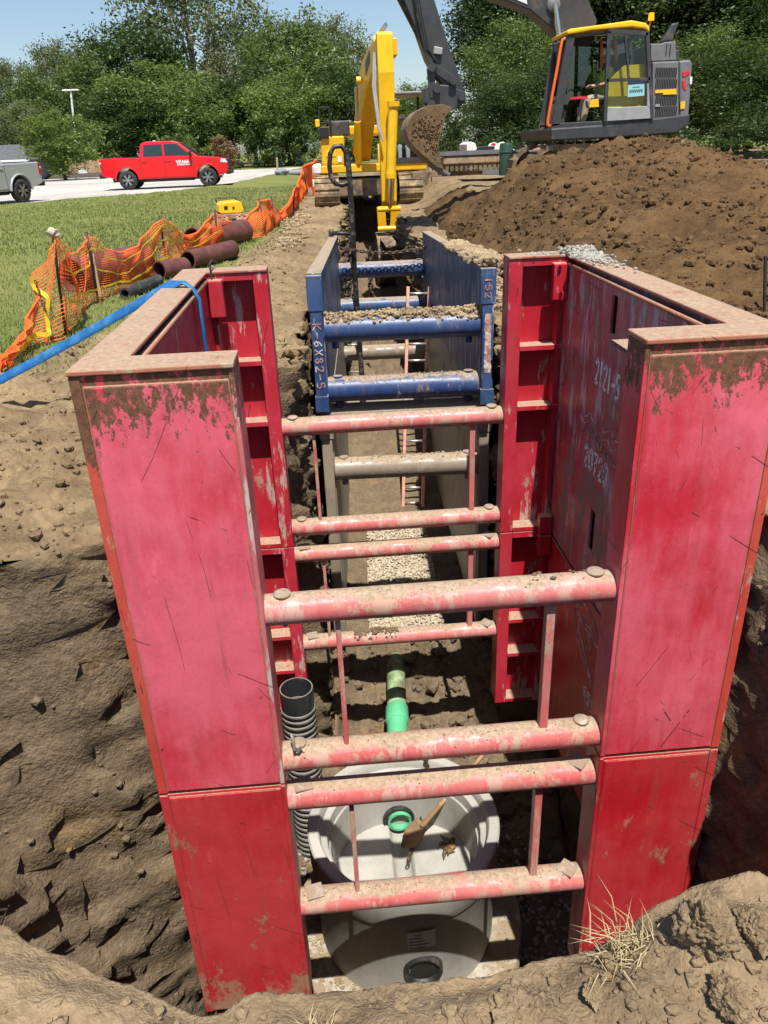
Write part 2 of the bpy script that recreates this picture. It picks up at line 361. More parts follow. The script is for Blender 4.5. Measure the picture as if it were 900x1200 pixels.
simple('hose_blue', (.008,.10,.29), .5, 0, .15, 15, .15, (.05,.18,.34), .42)
simple('hose_inside', (.01,.06,.16), .6)
t = NT('net_orange'); _c = t.mix(t.noise(t.obj(), 5, 3), (.95,.14,.03), (.95,.26,.08))
_m = t.n('MixShader', {0: .35, 1: t.n('BsdfDiffuse', {'Color': _c}).outputs[0], 2: t.n('BsdfTranslucent', {'Color': _c}).outputs[0]}); t.t.links.new(_m.outputs[0], t.out.inputs[0])
simple('net_pink', (.72,.12,.08), .5, 0, .2, 9, 0)
simple('tape_yellow', (.82,.58,.03), .5, 0, .1, 20, 0)
simple('ink', (.02,.02,.02), .7, 0, .1, 9, 0)
simple('stake_wood', (.35,.24,.14), .9, 0, .3, 12, .3)
simple('stake_steel', (.04,.035,.032), .7, .3, .3, 30, .2)
simple('cloth_pale', (.42,.36,.28), .95, 0, .3, 30, .4)
simple('pipe_maroon', (.12,.042,.034), .55, 0, .3, 7, .2, (.17,.10,.07), .36)
simple('mesh_black', (.025,.026,.027), .7, 0, .4, 30, .5, (.12,.11,.08), .4)
simple('ladder_orange', (.72,.34,.26), .6, 0, .2, 15, .1, (.3,.22,.15), .4)
simple('alloy', (.5,.5,.5), .4, .8, .1, 20, .05, (.3,.24,.17), .4)
simple('shovel_wood', (.36,.22,.11), .7, 0, .25, 20, .15)
simple('shovel_steel', (.15,.12,.09), .6, .3, .3, 20, .2, (.26,.17,.08), .6)
simple('rag', (.24,.15,.05), .9, 0, .5, 25, .5, (.08,.05,.03), .5)
simple('paper', (.66,.64,.58), .7, 0, .06, 10, 0)
simple('yellow_paint', (.74,.40,.010), .38, 0, .10, 3, .04, (.30,.21,.10), .24)
simple('yellow_bright', (.80,.47,.012), .35, 0, .08, 3, .03, (.3,.22,.1), .2)
simple('yellow_panel', (.62,.42,.012), .45, 0, .12, 5, .03)
simple('dark_grey', (.045,.046,.050), .45, .1, .15, 6, .05, (.13,.10,.075), .33)
simple('mid_grey', (.16,.16,.165), .5, .1, .12, 6, .05, (.22,.17,.12), .3)
simple('silver_grey', (.36,.36,.355), .5, .3, .1, 6, .05, (.3,.25,.19), .3)
simple('grille_and_shade_black', (.012,.012,.013), .6, 0, .2, 9, .05)  # grilles and vents, also discs painting the shade inside openings
simple('track_mud', (.33,.235,.135), .95, 0, .35, 8, .8, (.13,.095,.06), .48)
simple('track_steel', (.10,.075,.055), .8, .3, .4, 9, .6, (.28,.20,.12), .5)
simple('orange_rail', (.85,.13,.015), .4, 0, .06, 6, 0)
simple('red_mark', (.62,.015,.03), .5)
simple('white_paint', (.72,.72,.70), .4, 0, .06, 6, .02)
simple('green_drum', (.02,.06,.045), .5, 0, .2, 6, .1)
simple('truck_red', (.62,.004,.010), .25, 0, .04, 2, 0, Coat_Weight=.6, Coat_Roughness=.08)
simple('truck_grey', (.42,.43,.435), .35, .25, .05, 2, 0, Coat_Weight=.5, Coat_Roughness=.1)
simple('trim_black', (.015,.015,.016), .5, 0, .2, 9, .05)
simple('glass_dark', (.025,.035,.038), .08, 0, .1, 1, 0, Specular_IOR_Level=.7)
simple('headlight', (.75,.75,.78), .12, .3, .05, 9, 0)
simple('tail_red', (.45,.01,.01), .25)
simple('rim_alloy', (.5,.5,.51), .3, .85, .05, 9, 0)
simple('shingle', (.085,.088,.095), .9, 0, .25, 5, .4)
simple('siding', (.20,.21,.23), .8, 0, .1, 3, .1)
simple('wood_tan', (.42,.29,.16), .8, 0, .25, 3, .2)
simple('orange_plastic', (.75,.11,.04), .5, 0, .2, 9, .1)
simple('roller_brown', (.24,.10,.06), .7, 0, .3, 9, .2, (.3,.2,.12), .5)
simple('skin', (.42,.23,.16), .55)
simple('trousers_tan', (.33,.28,.19), .9, 0, .2, 30, .3)
simple('jeans', (.16,.22,.27), .9, 0, .25, 30, .3)
simple('hivis', (.36,.55,.07), .8, 0, .1, 20, .2)
simple('hat', (.7,.68,.6), .6)
simple('boot', (.26,.19,.11), .9, 0, .2, 20, .2)
simple('notice_blue', (.25,.55,.58), .6, 0, .05, 9, 0)
simple('notice_navy', (.02,.03,.07), .5, 0, .05, 9, 0)
def glassm():
    t = NT('cab_glass'); tr = t.n('BsdfTransparent', {'Color': (.72,.80,.78)}); gl = t.n('BsdfGlossy', {'Color': (1,1,1), 'Roughness': .02})
    fr = t.n('Fresnel', {'IOR': 1.5}); m = t.n('MixShader', {0: fr.outputs[0], 1: tr.outputs[0], 2: gl.outputs[0]}); t.t.links.new(m.outputs[0], t.out.inputs[0])
glassm()
def darkglass():
    t = NT('tinted_glass'); tr = t.n('BsdfTransparent', {'Color': (.34,.40,.38)}); gl = t.n('BsdfGlossy', {'Color': (1,1,1), 'Roughness': .02})
    m = t.n('MixShader', {0: .08, 1: tr.outputs[0], 2: gl.outputs[0]}); t.t.links.new(m.outputs[0], t.out.inputs[0])
darkglass()
def amber():
    t = NT('amber_lamp'); e = t.n('Emission', {'Color': (1,.22,.01), 'Strength': 2.2}); t.t.links.new(e.outputs[0], t.out.inputs[0])
amber()

# ------------------------------------------------------------------ world, sun
SE, SA = 66., 7.5
W = bpy.data.worlds.new('World'); SC.world = W; W.use_nodes = True
nt = W.node_tree; nt.nodes.clear()
sky = nt.nodes.new('ShaderNodeTexSky'); sky.sky_type = 'NISHITA'; sky.sun_disc = False; sky.sun_elevation = R(SE); sky.sun_rotation = R(180-SA)
sky.air_density = 1.0; sky.dust_density = 1.0; sky.ozone_density = 1.6; sky.altitude = 200
bg = nt.nodes.new('ShaderNodeBackground'); bg.inputs[1].default_value = .088
wo = nt.nodes.new('ShaderNodeOutputWorld'); nt.links.new(sky.outputs[0], bg.inputs[0]); nt.links.new(bg.outputs[0], wo.inputs[0])
sl = bpy.data.lights.new('sun', 'SUN'); sl.energy = 5.0; sl.angle = R(.5); sl.color = (1, .95, .87)
so = bpy.data.objects.new('sun', sl); COL.objects.link(so); so.location = (4, -8, 20)
sd = Vector((math.sin(R(SA))*math.cos(R(SE)), -math.cos(R(SA))*math.cos(R(SE)), math.sin(R(SE))))
so.rotation_euler = sd.to_track_quat('Z', 'Y').to_euler()
SC.view_settings.view_transform = 'Standard'; SC.view_settings.look = 'None'; SC.view_settings.exposure = .62; SC.view_settings.gamma = 1
SC.render.film_transparent = False
SC.cycles.max_bounces = 6; SC.cycles.transparent_max_bounces = 10
# ------------------------------------------------------------------ ground with the excavation
def interp(x, xs, ys): return np.interp(x, xs, ys)
def trench_c(y): return np.where(y < 3, .0, .175+(y-3.6)*.042)
def gz(x, y):
    x = np.asarray(x, float); y = np.asarray(y, float)
    t = np.maximum(sst(1.8, 9, -x), sst(18, 30, y)*sst(3, -1.5, x))
    z = -.77+.17*t; lx = np.interp(y, [18.6, 24.3, 26.6, 28.6, 30.4, 33.6, 38.7, 47.4, 57, 66], [-17, -11.9, -10, -8.3, -6.4, -5, -4.1, -3.3, -2.5, -1.6]); z = z+.12*sst(2.2, .3, x-lx)*(x > lx-.3)*(y > 10)
    z = np.where(x > 1.5, -.8+.55*sst(9, 13.5, y)*sst(2.2, 3.5, x), z)
    return z
def lawn_edge(y): return interp(y, [-5, 0, 2.4, 3.3, 4.2, 7, 10.5, 13, 21, 30.5, 39, 70], [-8, -5.2, -3.6, -2.80, -2.62, -2.36, -1.80, -1.62, -1.41, -1.05, -.74, 6])
ys = np.concatenate([np.arange(-7, -2.4, .35), np.arange(-2.4, 4.2, .05), np.arange(4.2, 11, .1), np.arange(11, 25, .2), np.arange(25, 60, 1.), np.arange(60, 150, 5.), [160, 200, 300, 500, 900]])
dl = np.concatenate([np.arange(0, 2.8, .06), np.arange(2.8, 9, .2), np.arange(9, 32, 1.), [36, 45, 60, 80, 110, 160, 300, 700]])
dr = np.concatenate([np.arange(0, 2., .1), np.arange(2., 10, .5), np.arange(10, 32, 2.), [36, 45, 60, 80, 110, 160, 300, 700]])
NW, NF = 84, 60
rows = []; flags = []
for y in ys:
    s = sst(-2.12, -2.0, y)*(1-sst(23.2, 23.8, y))
    c = float(trench_c(y))
    zf = interp(y, [-2, 2.1, 2.6, 3.3, 3.75, 3.98, 4.2, 7.2, 7.5, 8.3, 9.6, 10.2, 14, 19, 21.5, 23.4], [-5.55, -5.5, -5.05, -4.78, -4.46, -4.16, -4.42, -4.40, -4.28, -3.9, -3.4, -3.25, -3.0, -2.6, -2.2, -1.8])
    a = sst(.30, -.35, y); k = sst(2.93, 3.12, y)
    xlt, xlb = -1.50-1.15*a, -1.50-.10*a
    xrt, xrb = 1.50+.17*a, 1.50+.10*a
    w2 = interp(y, [3, 10.2, 11, 20, 24], [.93, .93, .72, .7, .6])
    xlt = (1-k)*xlt+k*(c-w2-.03); xlb = (1-k)*xlb+k*(c-w2+.06)
    xrt = (1-k)*xrt+k*(c+w2+.03); xrb = (1-k)*xrb+k*(c+w2-.06)
    left = [(xlt-d, gz(xlt-d, y)) for d in dl[::-1]]
    zl = float(gz(xlt, y)); zr = float(gz(xrt, y))
    u = np.linspace(0, 1, NW+1)[1:]
    rim = .10*np.exp(-u*9)
    wl = [(xlt+(xlb-xlt)*(uu**1.25), zl+(zf-zl)*uu*s) for uu in u]
    fl = []
    for v in np.linspace(0, 1, NF)[1:-1]:
        zz = zf+.25*(2*v-1)**4*(1 if y < 4 else .4)
        fl.append((xlb+(xrb-xlb)*v, (zl+(zr-zl)*v)*(1-s)+zz*s))
    wr = [(xrt+(xrb-xrt)*(uu**1.25), zr+(zf-zr)*uu*s) for uu in u[::-1]]
    right = [(xrt+d, gz(xrt+d, y)) for d in dr]
    allp = left+wl+fl+wr+right
    rows.append([(p[0], y, float(p[1])-(.16 if y < -1.9 and abs(p[0]) < 3 else 0)) for p in allp])
    flags.append([0]*len(left)+[1]*NW+[2]*len(fl)+[3]*NW+[4]*len(right))
G = np.array(rows); FL = np.array(flags)
nr, ncol = FL.shape
for i in range(nr):
    y0 = ys[i]
    if y0 > 40: continue
    inbox = .45 < y0 < 2.85
    for j in range(ncol):
        x, y, z = G[i, j]
        if abs(x) > 14: continue
        f = FL[i, j]
        d = max(0., (y0-8)/30)
        p = Vector((x, y, z))
        bb = fbm(Vector((x*2.3, y*2.3, z*1.5)), 3); bc = fbm(p*6.3+Vector((7,7,1)), 3); bd = fbm(p*14.+Vector((1,7,1)), 3); a = noise.noise(p*1.1+Vector((3,1,7))); b = fbm(p*3.1, 4); c = fbm(p*9.7+Vector((1,2,3)), 3)
        if f in (0, 4):
            lw = x < lawn_edge(y)-.1
            amp = .35 if lw else 1.
            nearpit = max(0, 1-abs(x-(G[i, (FL[i] == f).nonzero()[0][-1 if f == 0 else 0], 0]))/.9) if y0 < 24 else 0
            vz = (.05*a+.04*b+.03*c+.09*(abs(bb)-.2)*(x < -1.2)+.07*(abs(bc)-.2))*amp
            v = noise.voronoi(p*2.6)[0]
            if not lw: vz += .06*max(0, .35-v[0])+ .05*nearpit*b
            G[i, j, 2] += vz - nearpit**3*.10
        else:
            side = 1 if f == 1 else (-1 if f == 3 else 0)
            k = .35 if inbox and f != 2 else (.45 if f == 3 and y0 < .5 else 1.)
            cr = noise.voronoi(Vector((x*1.2, y*2.3, z*.9))*1.3)[0]; ck = (cr[1]-cr[0])
            tg = noise.noise(Vector((y*4.2+.6*a, z*.5, 3)))*(.5+.5*noise.noise(Vector((y*.6, z*.8, 9)))); m = .07*tg+.08*a+.09*b+.05*c+.13*(abs(bb)-.2)+.13*(abs(bc)-.2)+.07*(abs(bd)-.2)+.13*(.42-noise.voronoi(p*4.2)[0][0])*(.6+a)+.06*(.4-noise.voronoi(p*9.5)[0][0])-.04*max(0, .16-ck)*2
            if f == 2:
                G[i, j, 2] += (.08*a+.12*b+.07*c)*(1 if y0 < 4.1 or y0 > 9.8 else .3)
            else:
                G[i, j, 0] += side*m*k
                G[i, j, 1] += .06*b*k if not (y0 < -1.9) else 0
                G[i, j, 2] += .05*c*k
Vg = G.reshape(-1, 3)
ii, jj = np.meshgrid(np.arange(nr-1), np.arange(ncol-1), indexing='ij')
q = np.stack([ii*ncol+jj, ii*ncol+jj+1, (ii+1)*ncol+jj+1, (ii+1)*ncol+jj], -1).reshape(-1, 4)
cen = Vg[q].mean(1)
jit = np.array([.22*noise.noise(Vector((p[0]*1.7, p[1]*1.7, 0)))+.12*noise.noise(Vector((p[0]*6, p[1]*6, 3))) if abs(p[0]) < 12 and p[1] < 40 else 0 for p in cen])
fq = FL[ii, jj].reshape(-1)
is_lawn = ((fq == 0) & (cen[:, 0] < lawn_edge(cen[:, 1])+jit)) | (cen[:, 1] > 62)
def submesh(name, fsel, mat, smooth=True):
    used = np.unique(fsel); mp = np.full(len(Vg), -1); mp[used] = np.arange(len(used))
    return fastmesh(name, Vg[used], mp[fsel], mat, smooth)
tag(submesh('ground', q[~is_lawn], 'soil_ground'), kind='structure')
tag(submesh('lawn', q[is_lawn], 'lawn_soil'), kind='structure')
from mathutils.bvhtree import BVHTree
GB = BVHTree.FromPolygons([tuple(p) for p in Vg], [tuple(f) for f in q])
def drop(x, y, z=6.):
    h = GB.ray_cast(Vector((x, y, z)), Vector((0,0,-1)))
    return h[0].z if h[0] else -.7

# parking lot with a rolled kerb edge, mulch bed
lot_poly = [(-60, -40), (-17, 18.6), (-11.9, 24.3), (-10, 26.6), (-8.3, 28.6), (-6.4, 30.4), (-5.0, 33.6), (-4.1, 38.7), (-3.3, 47.4), (-2.5, 57), (-1.6, 66), (-2, 67.5), (-9, 66.2), (-24, 63.5), (-60, 61)]
MB().prism([(x, y) for x, y in lot_poly], -.72, -.50, 'z').build('parking_lot', 'lot_concrete'); tag(COL.objects['parking_lot'], kind='structure')
m = MB(); N1 = 40
P = np.zeros((N1, 14, 3))
for i in range(N1):
    for j in range(14):
        x = -23.5+i*.36; y = 61.2+j*.28
        P[i, j] = (x, y, -.5+.30*math.sin(math.pi*j/13)*min(1, i/3, (N1-1-i)/3)+.03*noise.noise(Vector((x*3, y*3, 0))))
m.grid(P); tag(m.build('mulch_bed', 'mulch'), kind='structure')

# spoil mound on the right bank
def ridge_z(x): return interp(x, [.9, 1.6, 2.3, 3.0, 3.8, 4.4, 5.0, 5.6, 6.2, 6.7, 7.4, 9, 16], [-1.1, -.20, .12, .40, .58, .69, .76, .72, .48, .31, .24, .18, .1])
def mound_z(x, y):
    t = np.clip((y-2.6)/(11.3-2.6), 0, 1); tt = t**.85
    zr = float(ridge_z(x)); foot = -.84+.02*min(x, 6)
    z = foot+(zr-foot)*tt
    if y > 11.3:
        k = sst(11.3, 14.2, y); z = zr+(-.55-zr)*k
        if x < 3.2: z = zr+(-.25-zr)*k
    e = float(trench_c(y))+.93
    side = sst(e-.02, e+.55, x)
    z = -1.6+(z+1.6)*(.55*side+.45*sst(e, e+1.8, x))
    # a second low heap of pale clods beside the shield
    z += .16*math.exp(-((x-1.62)/.35)**2-((y-6.6)/1.3)**2)
    return z
X = np.concatenate([np.arange(1.0, 8.5, .055), np.arange(8.5, 17, .25)]); Y = np.concatenate([np.arange(2.3, 8, .06), np.arange(8, 12.6, .085), np.arange(12.6, 19, .2)])
P = np.zeros((len(X), len(Y), 3))
for i, x in enumerate(X):
    for j, y in enumerate(Y):
        z = mound_z(x, y); p = Vector((x, y, z))
        v = noise.voronoi(p*3.0)[0]; v2 = noise.voronoi(p*7.)[0]
        ck = .5+.5*noise.noise(p*.7+Vector((9,2,4)))
        z += .07*noise.noise(p*.8)+.06*fbm(p*2.6, 4)+.03*fbm(p*9, 3)+(.35+ck)*(.24*max(0, .45-v[0])+.15*max(0, .4-v2[0]))+.07*(abs(fbm(p*4.3+Vector((2,2,2)), 3))-.2)
        if y < 2.45 or y > 18.7 or x < 1.03: z = -1.4
        xx_ = max(x, 1.49) if y < 3.2 else x
        P[i, j] = (xx_+.03*noise.noise(p*6), y+.03*noise.noise(p*6+Vector((5,5,5))), z)
mm = MB().grid(P); MBV = BVHTree.FromPolygons([Vector(p) for p in mm.v], mm.f)
tag(mm.build('spoil_mound', 'soil_mound', recalc=False), kind='structure')
def drop_m(x, y):
    h = MBV.ray_cast(Vector((x, y, 6)), Vector((0,0,-1))); return max(drop(x, y), h[0].z if h[0] else -9)

# clods: lumps made from a distorted ball
def clod(r, seed, sq=.75, sub=2):
    import bmesh
    bm = bmesh.new(); bmesh.ops.create_icosphere(bm, subdivisions=min(sub, 5), radius=1)
    s = Vector((seed*1.7, seed*.9, seed*2.3))
    for v in bm.verts:
        k = 1+.38*noise.noise(v.co*1.3+s)+.16*noise.noise(v.co*3.1+s)+(.10*(abs(noise.noise(v.co*5+s))*2-.6)+.07*noise.noise(v.co*11+s)+.04*noise.noise(v.co*22+s) if sub > 2 else 0)
        v.co = Vector((v.co.x*k, v.co.y*k*.85, v.co.z*k*sq))*r
    vs = np.array([v.co[:] for v in bm.verts]); fs = np.array([[v.index for v in f.verts] for f in bm.faces]); bm.free()
    return vs, fs
def rock(r, seed, sx=1, sy=1, sz=1):
    import bmesh
    q_ = random.Random(seed); bm = bmesh.new()
    for k in range(15):
        u = Vector((q_.gauss(0,1), q_.gauss(0,1), q_.gauss(0,1))).normalized()*q_.uniform(.8, 1.1); bm.verts.new((u.x*sx, u.y*sy, u.z*sz))
    bmesh.ops.convex_hull(bm, input=bm.verts); bmesh.ops.delete(bm, geom=[v for v in bm.verts if not v.link_faces], context='VERTS')
    for k in range(5): bmesh.ops.subdivide_edges(bm, edges=bm.edges[:], cuts=1, use_grid_fill=True); bmesh.ops.triangulate(bm, faces=bm.faces[:]) if k == 0 else None
    bmesh.ops.smooth_vert(bm, verts=bm.verts[:], factor=.2, use_axis_x=True, use_axis_y=True, use_axis_z=True)
    bmesh.ops.triangulate(bm, faces=bm.faces[:]); s = Vector((seed, seed*1.3, 2))
    for v in bm.verts:
        c = v.co.copy(); v.co += c.normalized()*(.10*fbm(c*2.1+s, 5)+.16*(abs(fbm(c*3.3+s, 4))-.2)+.05*fbm(c*9+s, 4)+.03*fbm(c*24+s, 3)); v.co *= r
    bm.verts.index_update(); vs = np.array([v.co[:] for v in bm.verts]); fs = np.array([[v.index for v in f.verts] for f in bm.faces]); bm.free(); return vs, fs
PROTO = [clod(1, i, .7, 1) for i in range(8)]
def scatter(name, pts, mat, smooth=False):
    V = []; Fs = []; o = 0
    for (x, y, z, r) in pts:
        vs, fs = PROTO[random.randrange(8)]; a = random.uniform(0, 6.28); ca, sa = math.cos(a), math.sin(a)
        w = vs@np.array([[ca, sa, 0], [-sa, ca, 0], [0, 0, 1]])*r+(x, y, z); V.append(w); Fs.append(fs+o); o += len(vs)
    return tag(fastmesh(name, np.concatenate(V), np.concatenate(Fs), mat, smooth), kind='stuff')
pts = []
while len(pts) < 5200:
    x = random.uniform(1.5, 9.5); y = random.uniform(2.7, 12.0)
    if noise.noise(Vector((x*.9, y*.9, 5))) < random.uniform(-.5, .45): continue
    r = .012+.06*random.random()**4
    pts.append((x, y, drop_m(x, y)+r*.25, r))
scatter('loose_clods', pts, 'clod_dark')
pts = []
for k in range(800):
    x = random.gauss(1.6, .2); y = random.gauss(6.4, 1.3)
    if x < trench_c(y)+.95: continue
    r = .015+.05*random.random()**3; pts.append((x, y, drop_m(x, y)+r*.3, r))
for k in range(420):
    y = random.uniform(11, 21); x = -1.15+random.gauss(0, .17); r = .02+.05*random.random()**2; pts.append((x, y, drop(x, y)+r*.3, r))
scatter('pale_clods', pts, 'clod_tan')
pts = []
for k in range(7000):
    x = -1.4-abs(random.gauss(0, 1.3)); y = random.uniform(-1.2, 9) if k % 3 else random.uniform(2.5, 18)
    if k % 3 == 0: x += .6
    if x < lawn_edge(y)-.25 or random.random() < .3: continue
    z = drop(x, y)
    if z < -1.1: continue
    r = .008+.035*random.random()**5; pts.append((x, y, z+r*.3, r))
for k in range(800):
    x = random.uniform(-1.3, 1.4); y = random.uniform(1.9, 4.1); z = drop(x, y)
    if z < -5.8: continue
    r = .02+.08*random.random()**3; pts.append((x, y, z+r*.3, r))
scatter('bank_crumbs', pts, 'soil_ground')

# foreground lip of the excavation
X = np.arange(-3.2, 2.4, .022); 
def lip_y(x): return interp(x, [-3.2, -1.6, -1.25, -.95, -.8, -.45, .05, .3, .6, 2.4], [-1.66, -1.80, -1.90, -2.05, -2.13, -2.11, -2.07, -2.05, -2.04, -2.0])
def lip_z(x, y):
    p = Vector((x, y, 0))
    b = -.70+.05*noise.noise(p*1.7)+.03*fbm(p*4, 4)+.016*fbm(p*13, 4)+.012*(abs(fbm(p*8.5+Vector((4,4,4)), 3))-.2)+.004*fbm(p*45, 3)
    b += .13*sst(-.1, .35, x)*sst(-2.45, -2.1, y)
    v = noise.voronoi(p*7)[0]; v2 = noise.voronoi(p*17)[0]
    k = .55+.45*sst(-.25, .35, x)
    return b+(.05*max(0, .45-v[0])+.035*max(0, .4-v2[0]))*(.25+.75*k)
T = np.concatenate([np.arange(-1.9, -.6, .06), np.arange(-.6, 0, .018), np.linspace(0, 1, 26)])
P = np.zeros((len(X), len(T), 3))
for i, x in enumerate(X):
    ly = float(lip_y(x))+.02*noise.noise(Vector((x*7, 2, 0)))+.035*noise.noise(Vector((x*2.3, 5, 0)))
    for j, t in enumerate(T):
        if t <= 0: y = ly+t; z = lip_z(x, y); z -= .05*sst(-.12, 0, t)
        else:
            z0 = lip_z(x, ly)-.05; z = z0-t*4.3; y = ly-.05*t+.07*fbm(Vector((x*3, 7, z*3)), 4)*min(1, t*6)+.05*math.sin(min(t*12, 1.57))
        P[i, j] = (x, y, z)
ml = MB().grid(P); LB = BVHTree.FromPolygons([Vector(p) for p in ml.v], ml.f)
tag(ml.build('near_bank', 'soil_lip', recalc=False), kind='structure')
def drop_l(x, y):
    h = LB.ray_cast(Vector((x, y, 3)), Vector((0,0,-1))); return h[0].z if h[0] else -.7
pts = []
for k in range(5200):
    x = random.uniform(-1.5, 1.0); y = random.uniform(-2.75, -2.1)
    if x < 0 and random.random() < .6: continue
    if y > lip_y(x)-.02: continue
    r = .003+.016*random.random()**4; pts.append((x, y, drop_l(x, y)+r*.3, r))
scatter('lip_crumbs', pts, 'soil_lip')
for (px, py, r, lab, sd_) in ((828, 1098, .075, 'large jagged dry clod standing up on the near lip at the lower right', 3), (886, 1105, .055, 'rounded dry clod behind the large jagged clod near the right picture edge', 8),
        (628, 1165, .10, 'broad flat slab of dry soil on the near lip below the manhole', 5), (700, 1135, .03, 'small dark-edged clod just right of the flat soil slab', 11), (860, 1165, .05, 'low half-buried clod in the lower right corner', 14)):
    p = at(px, py, z=-.62); vs, fs = rock(r, sd_, *((.85, .7, 1.25) if sd_ == 3 else ((1, .8, .42) if r > .09 else (1, .8, .8))))
    z = drop_l(p[0], p[1]); o = fastmesh('dirt_clod', vs, fs, 'soil_lip', True); o.location = (p[0], p[1], z+r*(.45 if r < .09 else .05)); o.rotation_euler = (0, .3, sd_)
    tag(o, lab, 'clod', 'clods on the near lip')

# gravel bedding
P = np.zeros((26, 110, 3))
for i in range(26):
    for j in range(110):
        y = 4.05+j*.030; c = float(trench_c(y)); x = c-.45+i*.9/25-.0
        P[i, j] = (x, y, -4.32+.03*noise.noise(Vector((x*3, y*3, 1)))-.10*abs(i-12.5)/12.5*.5)
mg = MB().grid(P); g = mg.build('gravel_bed', 'stone', recalc=False); tag(g, kind='structure')
pts = []
for k in range(4200):
    y = 4.1+random.random()*3.2; x = float(trench_c(y))+random.uniform(-.44, .44); r = random.uniform(.012, .024); pts.append((x, y, -4.31-.05*abs(x-trench_c(y))/.45+.012, r))
scatter('gravel', pts, 'stone')
pts = []
for k in range(2200):
    a = random.uniform(0, 6.28); rr = random.uniform(.85, 1.5); x = -.14+rr*math.cos(a); y = 1.30+rr*math.sin(a)
    if y < -1.5 or abs(x) > 1.45: continue
    r = random.uniform(.012, .028); pts.append((x, y, drop(x, y)+r*.3, r))
scatter('bedding_stone', pts, 'grey_stone')

# crumbs and small clods sticking out of the cut faces and lying on the bank
pts = []
wl_ = np.argwhere(((FL == 1) | (FL == 3)))
for k in range(15000):
    i, j = wl_[random.randrange(len(wl_))]
    if ys[i] < -1.9 or ys[i] > 4 or (.5 < ys[i] < 2.8): continue
    if noise.noise(Vector(G[i, j])*1.9) < random.uniform(-.4, .4): continue
    i2 = min(i+1, nr-1); f = random.random(); p = G[i, j]*(1-f)+G[i2, j]*f; r = .006+.034*random.random()**4
    pts.append((p[0]+random.uniform(-.01, .01), p[1], p[2]+random.uniform(-.03, .03), r))
scatter('wall_crumbs', pts, 'soil_ground')
# grass
def blades(name, pts, h0, h1, w, mat, lean=.5):
    n = len(pts); pts = np.array(pts); h = rng.uniform(h0, h1, n); a = rng.uniform(0, 6.28, n); l = rng.uniform(0, lean, n)*h; b = rng.uniform(0, 6.28, n)
    dx = np.stack([np.cos(a), np.sin(a), np.zeros(n)], 1)*w*rng.uniform(.6, 1.3, n)[:, None]
    tip = pts+np.stack([np.cos(b)*l, np.sin(b)*l, h], 1)
    V = np.stack([pts-dx, pts+dx, tip], 1).reshape(-1, 3); Fc = np.arange(3*n).reshape(-1, 3)
    return tag(fastmesh(name, V, Fc, mat), kind='stuff')
pts = []
for k in range(95000):
    u = random.random(); y = 2.2+u**1.5*30; x = lawn_edge(y)+.35-abs(random.gauss(0, 1))*(2.2+y*.34)*.8
    e = x-lawn_edge(y)
    if e > -.1 and random.random() < .65: continue
    if noise.noise(Vector((x*.9, y*.9, 2))) > .35 and random.random() < .45: continue
    pts.append((x, y, 0))
pts = [(x, y, drop(x, y)-.005) for x, y, _ in pts if y < 40 and x > -24 and x > float(np.interp(y, [18.6, 24.3, 26.6, 28.6, 30.4, 33.6, 38.7, 47.4], [-17, -11.9, -10, -8.3, -6.4, -5, -4.1, -3.3]))-.05]
near = [p for p in pts if p[1] < 11]; far = [p for p in pts if p[1] >= 11]
blades('grass', near, .025, .07, .006, 'grass_blade', .9)
blades('grass', far, .035, .075, .014, 'grass_blade', .9)
# ------------------------------------------------------------------ strokes for hand painted writing
DIG = {'0': [[(.5,0),(.1,.2),(.1,.8),(.5,1),(.9,.8),(.9,.2),(.5,0)]], '1': [[(.5,0),(.5,1)]], '2': [[(.1,.8),(.4,1),(.85,.85),(.8,.55),(.1,0),(.9,.02)]],
 '3': [[(.1,.95),(.8,1),(.45,.55),(.9,.35),(.6,0),(.1,.08)]], '4': [[(.7,0),(.7,1),(.1,.35),(.95,.35)]], '5': [[(.85,1),(.2,.98),(.15,.55),(.7,.6),(.9,.3),(.6,0),(.1,.08)]],
 '6': [[(.8,.95),(.3,.7),(.1,.3),(.4,0),(.85,.2),(.7,.5),(.15,.4)]], '7': [[(.1,1),(.9,1),(.4,0)],[(.35,.5),(.8,.52)]], '8': [[(.5,.52),(.15,.75),(.5,1),(.85,.75),(.5,.52),(.1,.25),(.5,0),(.9,.25),(.5,.52)]],
 '9': [[(.85,.6),(.4,.5),(.15,.8),(.5,1),(.85,.8),(.7,0)]], '-': [[(.1,.45),(.9,.5)]], 'K': [[(.1,0),(.1,1)],[(.9,1),(.15,.45),(.9,0)]], 'X': [[(.1,0),(.9,1)],[(.1,1),(.9,0)]],
 'C': [[(.9,.85),(.5,1),(.1,.6),(.2,.15),(.6,0),(.9,.15)]], 'A': [[(.05,0),(.5,1),(.95,0)],[(.25,.4),(.75,.4)]], 'U': [[(.1,1),(.12,.2),(.5,0),(.88,.2),(.9,1)]], 'T': [[(.5,0),(.5,1)],[(.05,1),(.95,1)]],
 'I': [[(.5,0),(.5,1)]], 'O': [[(.5,0),(.1,.3),(.1,.7),(.5,1),(.9,.7),(.9,.3),(.5,0)]], 'N': [[(.1,0),(.1,1),(.9,0),(.9,1)]], 'V': [[(.05,1),(.5,0),(.95,1)]], 'R': [[(.1,0),(.1,1),(.75,.95),(.8,.6),(.1,.5),(.9,0)]]}
